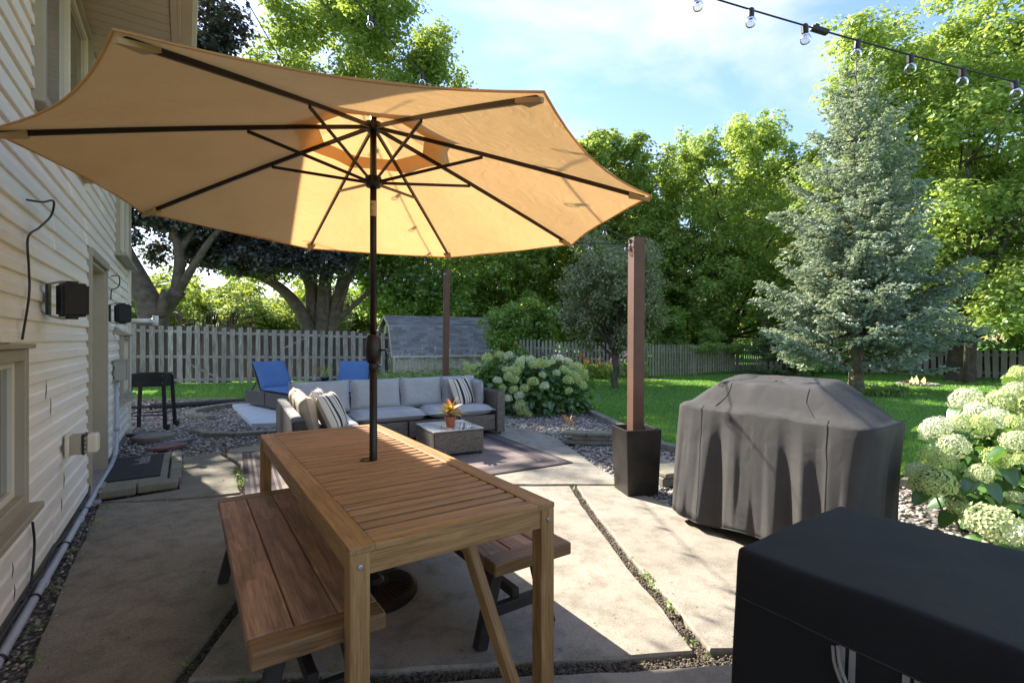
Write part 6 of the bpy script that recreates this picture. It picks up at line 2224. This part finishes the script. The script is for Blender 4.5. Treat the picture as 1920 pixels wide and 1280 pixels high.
for k, (qx, qy, w_, Y) in enumerate(cl):
    px = 1640 + qx / 3.764; py = 690 + qy / 3.764
    p = P(px, py, Y)
    r_ = .86 * (w_ / 3.764) * Y / FPX
    o = link('flower_head', FH[k % 3], h2, p - HB2, (g2.gauss(-.30, .25), g2.gauss(-.35, .25), g2.uniform(0, 6)))
    o.scale = (r_, r_, r_)
    mb = MB(); e = p - HB2; mb.tube([e, e + Vector((.18, .12, -.12)), e + Vector((.40, .25, -.40))], [.0045, .005, .006], 6); mb.obj('stem', L['hyd'], h2)
    for _ in range(3):
        a = g2.uniform(0, 6.28)
        ol_ = link('leaf', g2.choice(HL), h2, e + Vector((math.cos(a) * r_ * .4, math.sin(a) * r_ * .4, -r_ * .55)), (0, g2.uniform(.1, .6), a)); ol_.scale = (.13, .13, .13)
for _ in range(16):
    th = g2.uniform(-.6, 3.4); q = g2.uniform(.35, 1)
    o = link('flower_head', g2.choice(FH), h2, (.35 + .95 * q * math.cos(th), 1.0 * q * math.sin(th), .38 + .86 * math.sqrt(max(0, 1 - q * q * .9))), (g2.gauss(0, .2), g2.gauss(0, .2), 0))
    s = .125 * g2.uniform(.8, 1.15); o.scale = (s, s, s)

# ================================================================ FLOWER BEDS
mulch = [(-4.6, 12.2), (-2.0, 11.4), (.2, 11.12), (1.3, 10.85), (1.3, 12.0), (-.2, 15.3), (-1.0, 17.6), (-4.3, 16.4)]
sheet('flower_bed', mulch, .012, M['mulch'], kind='structure')
sheet('fence_bed', [(.6, 18.9), (.9, 17.6), (3.0, 17.2), (5.3, 17.3), (5.6, 18.2), (4.9, 18.9), (.9, 19.7)], .012, M['mulch'], kind='structure')
g_ = np.random.RandomState(231)
# hostas: leafy ground layer in front of the shed with thin lavender flower stalks
xy = scatter(mulch, 3000, 232)
Cc = np.concatenate([np.column_stack([xy, g_.uniform(.05, .42, len(xy))])] * 1)
k = Cc[:, 1] > 13.2
Cc = Cc[k]
link('hosta_foliage', leafmesh('hosta_foliage', Cc, np.column_stack([g_.normal(0, .5, (len(Cc), 2)), np.ones(len(Cc))]), g_.uniform(.10, .22, len(Cc)), L['shrub'], 233, .3, .08), kind='stuff', label='low leafy hostas carpeting the bed in front of the shed', cat='ground cover')
lav = leaf_mat('lavender_bloom', (.48, .42, .62), (.78, .74, .88), .4)
pur = leaf_mat('purple_phlox_bloom', (.26, .09, .36), (.46, .22, .58), .35)
mag = leaf_mat('magenta_bloom', (.52, .04, .28), (.75, .10, .42), .35)
orange = leaf_mat('orange_lily_bloom', (.70, .16, .02), (.85, .28, .03), .35)


def stalk_mesh(name, H, nb, mat, bs_, seed, spread=.02, z0=.55, r=.004):
    g_ = np.random.RandomState(seed)
    z = g_.uniform(z0, 1, nb) * H
    Cc = np.column_stack([g_.normal(0, spread, (nb, 2)), z])
    return leafmesh(name, Cc, g_.normal(0, 1, (nb, 3)), bs_ * g_.uniform(.7, 1.3, nb), mat, seed, .4, .15)


mb = MB(); mb.tube([(0, 0, 0), (.01, 0, .5), (.03, .01, 1.0)], [.005, .004, .003], 4); STM = mb.mesh('stalk', L['shrub'])
HS = [stalk_mesh('blooms', 1.0, 26, lav, .035, 241 + k, .02, .62) for k in range(3)]
for k in range(46):
    x = -4.0 + 3.6 * (k + g2.random()) / 46; y = 15.0 + g2.uniform(-1.0, .9) + (x + 4) * .25
    hh = g2.uniform(.75, 1.18)
    t = thing('hosta_flower', 'thin stalk of pale lavender hosta blooms in front of the shed', 'flower', (x, y, .05), g2.uniform(0, 6), 'hosta flower stalks in front of the shed')
    t.scale = (hh, hh, hh); t.rotation_euler[0] = g2.gauss(0, .08); t.rotation_euler[1] = g2.gauss(0, .08)
    link('stalk', STM, t); link('blooms', g2.choice(HS), t, kind='stuff')


def patch(name, label, cat, x0, x1, y0, y1, n, hmin, hmax, leaf, bloom, nb, bsz, seed):
    t = thing(name, label, cat, ((x0 + x1) / 2, (y0 + y1) / 2, 0))
    g_ = np.random.RandomState(seed)
    xy = np.column_stack([g_.uniform(x0, x1, n), g_.uniform(y0, y1, n)]) - np.array(((x0 + x1) / 2, (y0 + y1) / 2))
    Cc = np.column_stack([xy, g_.uniform(.03, hmin, n)])
    o = link('foliage', leafmesh('foliage', Cc, g_.normal(0, 1, (n, 3)) * np.array((1, 1, .4)), g_.uniform(.06, .16, n), leaf, seed, .16, .1, droop=-1.5), t); o['kind'] = 'stuff'
    cs = []
    for _ in range(nb):
        c = np.array((g_.uniform(x0, x1) - (x0 + x1) / 2, g_.uniform(y0, y1) - (y0 + y1) / 2, g_.uniform(hmin * .8, hmax)))
        me_ = leafmesh('bloom', g_.normal(0, bsz, (14, 3)) , g_.normal(0, 1, (14, 3)), np.full(14, bsz * 1.2), bloom, int(seed + _), .42, .15)
        link('bloom', me_, t, c, kind='stuff')
        mb = MB(); mb.tube([(c[0], c[1], 0), (c[0], c[1], c[2])], .004, 4); mb.obj('stalk', L['shrub'], t)
    return t


patch('phlox', 'purple phlox patch left in the bed along the picket fence', 'flowers', 1.0, 3.0, 18.0, 18.9, 900, .55, .95, L['maple_d'], pur, 17, .04, 251)
patch('phlox', 'purple phlox beside the small tree trunk at the picket fence', 'flowers', 3.2, 5.0, 17.9, 18.4, 700, .6, 1.0, L['maple_d'], pur, 8, .045, 291)
patch('phlox', 'purple phlox right behind the hydrangea bush', 'flowers', .9, 2.2, 17.3, 18.0, 600, .5, .95, L['maple_d'], pur, 10, .05, 331)
patch('daylily', 'clump of orange daylilies left of the small tree trunk', 'flowers', 2.1, 3.5, 17.5, 18.1, 1500, .5, .95, L['shrub'], orange, 9, .055, 371)
patch('daylily', 'green grassy clump on the lawn right of the grill cover', 'plants', 8.75, 9.6, 11.8, 12.3, 500, .28, .3, L['maple_d'], orange, 0, .05, 411)
# little red-green accent plant in the gravel
ap = thing('gravel_plant', 'small yellow and red leaved plant in the gravel before the hydrangea', 'plant', (.95, 8.15, -.02))
for k in range(12):
    o = link('leaf', cmesh[k % 2], ap, (0, 0, .02 + .02 * (k % 5)), (0, -g2.uniform(.5, 1.3), k * 2.4)); o.scale = (.9, .6, .9)
# ivy at the end of the picket fence
lb = [(np.array((x, 0, 1.05 - .02 * x)), np.array((.45, .25, .22))) for x in np.arange(-1.6, 1.6, .35)]
t = thing('climbing_vine', 'climbing vine spilling over the far end of the picket fence', 'vine', (9.0, 20.75, 0), .5)
Cc, Nn, Ss = foliage(lb, 8, .18, 50, .07, 451); o = link('foliage', leafmesh('foliage', Cc, Nn, Ss, L['maple_y'], 452), t); o['kind'] = 'stuff'

# ================================================================ FIRE RING
fr = thing('fire_ring', 'low round stone fire ring with small flames on the far lawn', 'fire pit', (12.55, 15.2, 0))
for k in range(16):
    a = 2 * PI * k / 16
    box('ring_stone', (.48 * math.cos(a), .48 * math.sin(a), .035), (.17, .10, .08), M['concrete_edge'], fr, .012, (0, 0, a + PI / 2 + .05 * (k % 3)))
for a in (0, 1.1, 2.2):
    mb = MB(); mb.tube([(-.28 * math.cos(a), -.28 * math.sin(a), .04), (.28 * math.cos(a), .28 * math.sin(a), .12)], .04, 8); mb.obj('log', M['bark'], fr)
fm = bpy.data.materials.new('flame'); fm.use_nodes = True; ft = fm.node_tree; ft.nodes.clear()
em = nd(ft, 'Emission', {0: (1, .62, .22, 1), 1: .9}); tp = nd(ft, 'BsdfTransparent'); ms = nd(ft, 'MixShader', {0: .38, 1: tp.outputs[0], 2: em.outputs[0]}); nd(ft, 'OutputMaterial', {0: ms.outputs[0]})
for k in range(11):
    a = g2.uniform(0, 6.28); q = g2.uniform(0, .30); hh = g2.uniform(.10, .27)
    mb = MB(); mb.lathe([(.02, 0), (.035, hh * .25), (.022, hh * .6), (.004, hh)], 8); mb.obj('flame', fm, fr, (q * math.cos(a), q * math.sin(a), .07), (g2.gauss(0, .15), g2.gauss(0, .15), 0), smooth=True)

# ================================================================ NEIGHBOUR'S DECK, CHAIRS, HOUSE
dk = thing('raised_deck', 'dark red raised deck with a thin railing beyond the left fence', 'deck', (-18.3, 28.0, 0))
box('deck_floor', (0, 1.2, 1.95), (5.0, 3.0, .12), M['postpaint'], dk, .004)
for k in range(15): beam('baluster', (-2.4 + k * .34, -.25, 2.0), (-2.4 + k * .34, -.25, 2.80), .035, .035, M['postpaint'], dk, 0, up=(0, 1, 0))
beam('handrail', (-2.45, -.25, 2.82), (2.45, -.25, 2.82), .06, .05, M['blackmetal'], dk, .003)
for x in (-2.4, -.8, .8, 2.4): beam('deck_post', (x, -.2, 0), (x, -.2, 1.95), .12, .12, M['postpaint'], dk, .004, up=(0, 1, 0))
for k in range(8): beam('baluster', (2.44, -.2 + k * .36, 2.0), (2.44, -.2 + k * .36, 2.80), .035, .035, M['postpaint'], dk, 0, up=(0, 1, 0))
for lab, x, y, rz__ in (('dark slatted garden chair at the left of the neighbouring deck', -19.0, 28.7, 2.6), ('dark slatted garden chair in the middle of the neighbouring deck', -17.7, 28.8, 3.9), ('dark slatted garden chair at the right end of the neighbouring deck', -16.6, 28.7, 4.4)):
    t = thing('garden_chair', lab, 'chair', (x, y, 2.01), rz__, 'slatted garden chairs on the deck')
    for k in range(5): beam('back_slat', (-.22 + .11 * k, .25, .30), (-.24 + .12 * k, .62, .98 - .02 * abs(k - 2)), .09, .02, M['blackmetal'], t, .002, up=(0, 1, 0))
    for k in range(4): beam('seat_slat', (-.26, -.28 + k * .14, .38 - .03 * k), (.26, -.28 + k * .14, .38 - .03 * k), .12, .02, M['blackmetal'], t, .002)
    for s in (-1, 1):
        beam('arm', (s * .32, -.32, .56), (s * .32, .42, .56), .11, .025, M['blackmetal'], t, .002)
        beam('leg', (s * .30, -.28, 0), (s * .30, -.28, .55), .08, .03, M['blackmetal'], t, .002, up=(0, 1, 0))
        beam('leg', (s * .28, -.30, .36), (s * .28, .50, .02), .03, .08, M['blackmetal'], t, .002)
nh = thing('neighbour_house', 'tan two storey house partly hidden behind the leaning trunk', 'house', (-35.5, 47.0, 0), .2)
box('wall', (0, 3, 3.1), (5.6, 6, 6.2), M['soffit'], nh, .01)
mb = MB(); mb.prism([(-3.1, -.3), (3.1, -.3), (3.1, 6.3), (-3.1, 6.3)], 6.2, 6.35)
mb.add([(-3.1, -.3, 6.35), (3.1, -.3, 6.35), (3.1, 6.3, 6.35), (-3.1, 6.3, 6.35), (-3.1, 3, 7.6), (3.1, 3, 7.6)], [(0, 1, 5, 4), (2, 3, 4, 5), (1, 2, 5), (3, 0, 4)])
mb.obj('roof', M['shingle'], nh)
for x in (-1.2, 1.4):
    wn_ = link('window', None, nh, (x, -.02, 4.9)); box('frame', (0, 0, 0), (1.1, .06, 1.2), M['trim_light'], wn_, .01); box('pane', (0, -.035, 0), (.95, .02, 1.05), M['pane'], wn_, 0)
ng = thing('neighbour_garage', 'low building with a pale grey roof beyond the neighbouring deck', 'building', (-24.5, 38.0, 0), .1)
box('wall', (0, 2.5, 1.2), (7, 5, 2.4), M['slabwhite'], ng, .01)
mb = MB(); mb.add([(-3.8, -.4, 2.4), (3.8, -.4, 2.4), (3.8, 5.4, 2.4), (-3.8, 5.4, 2.4), (-2.6, 2.5, 3.6), (2.0, 2.5, 3.6)], [(0, 1, 5, 4), (2, 3, 4, 5), (1, 2, 5), (3, 0, 4), (3, 2, 1, 0)])
mb.obj('roof', plain('pale_grey_roof', (.30, .33, .36), .8), ng)
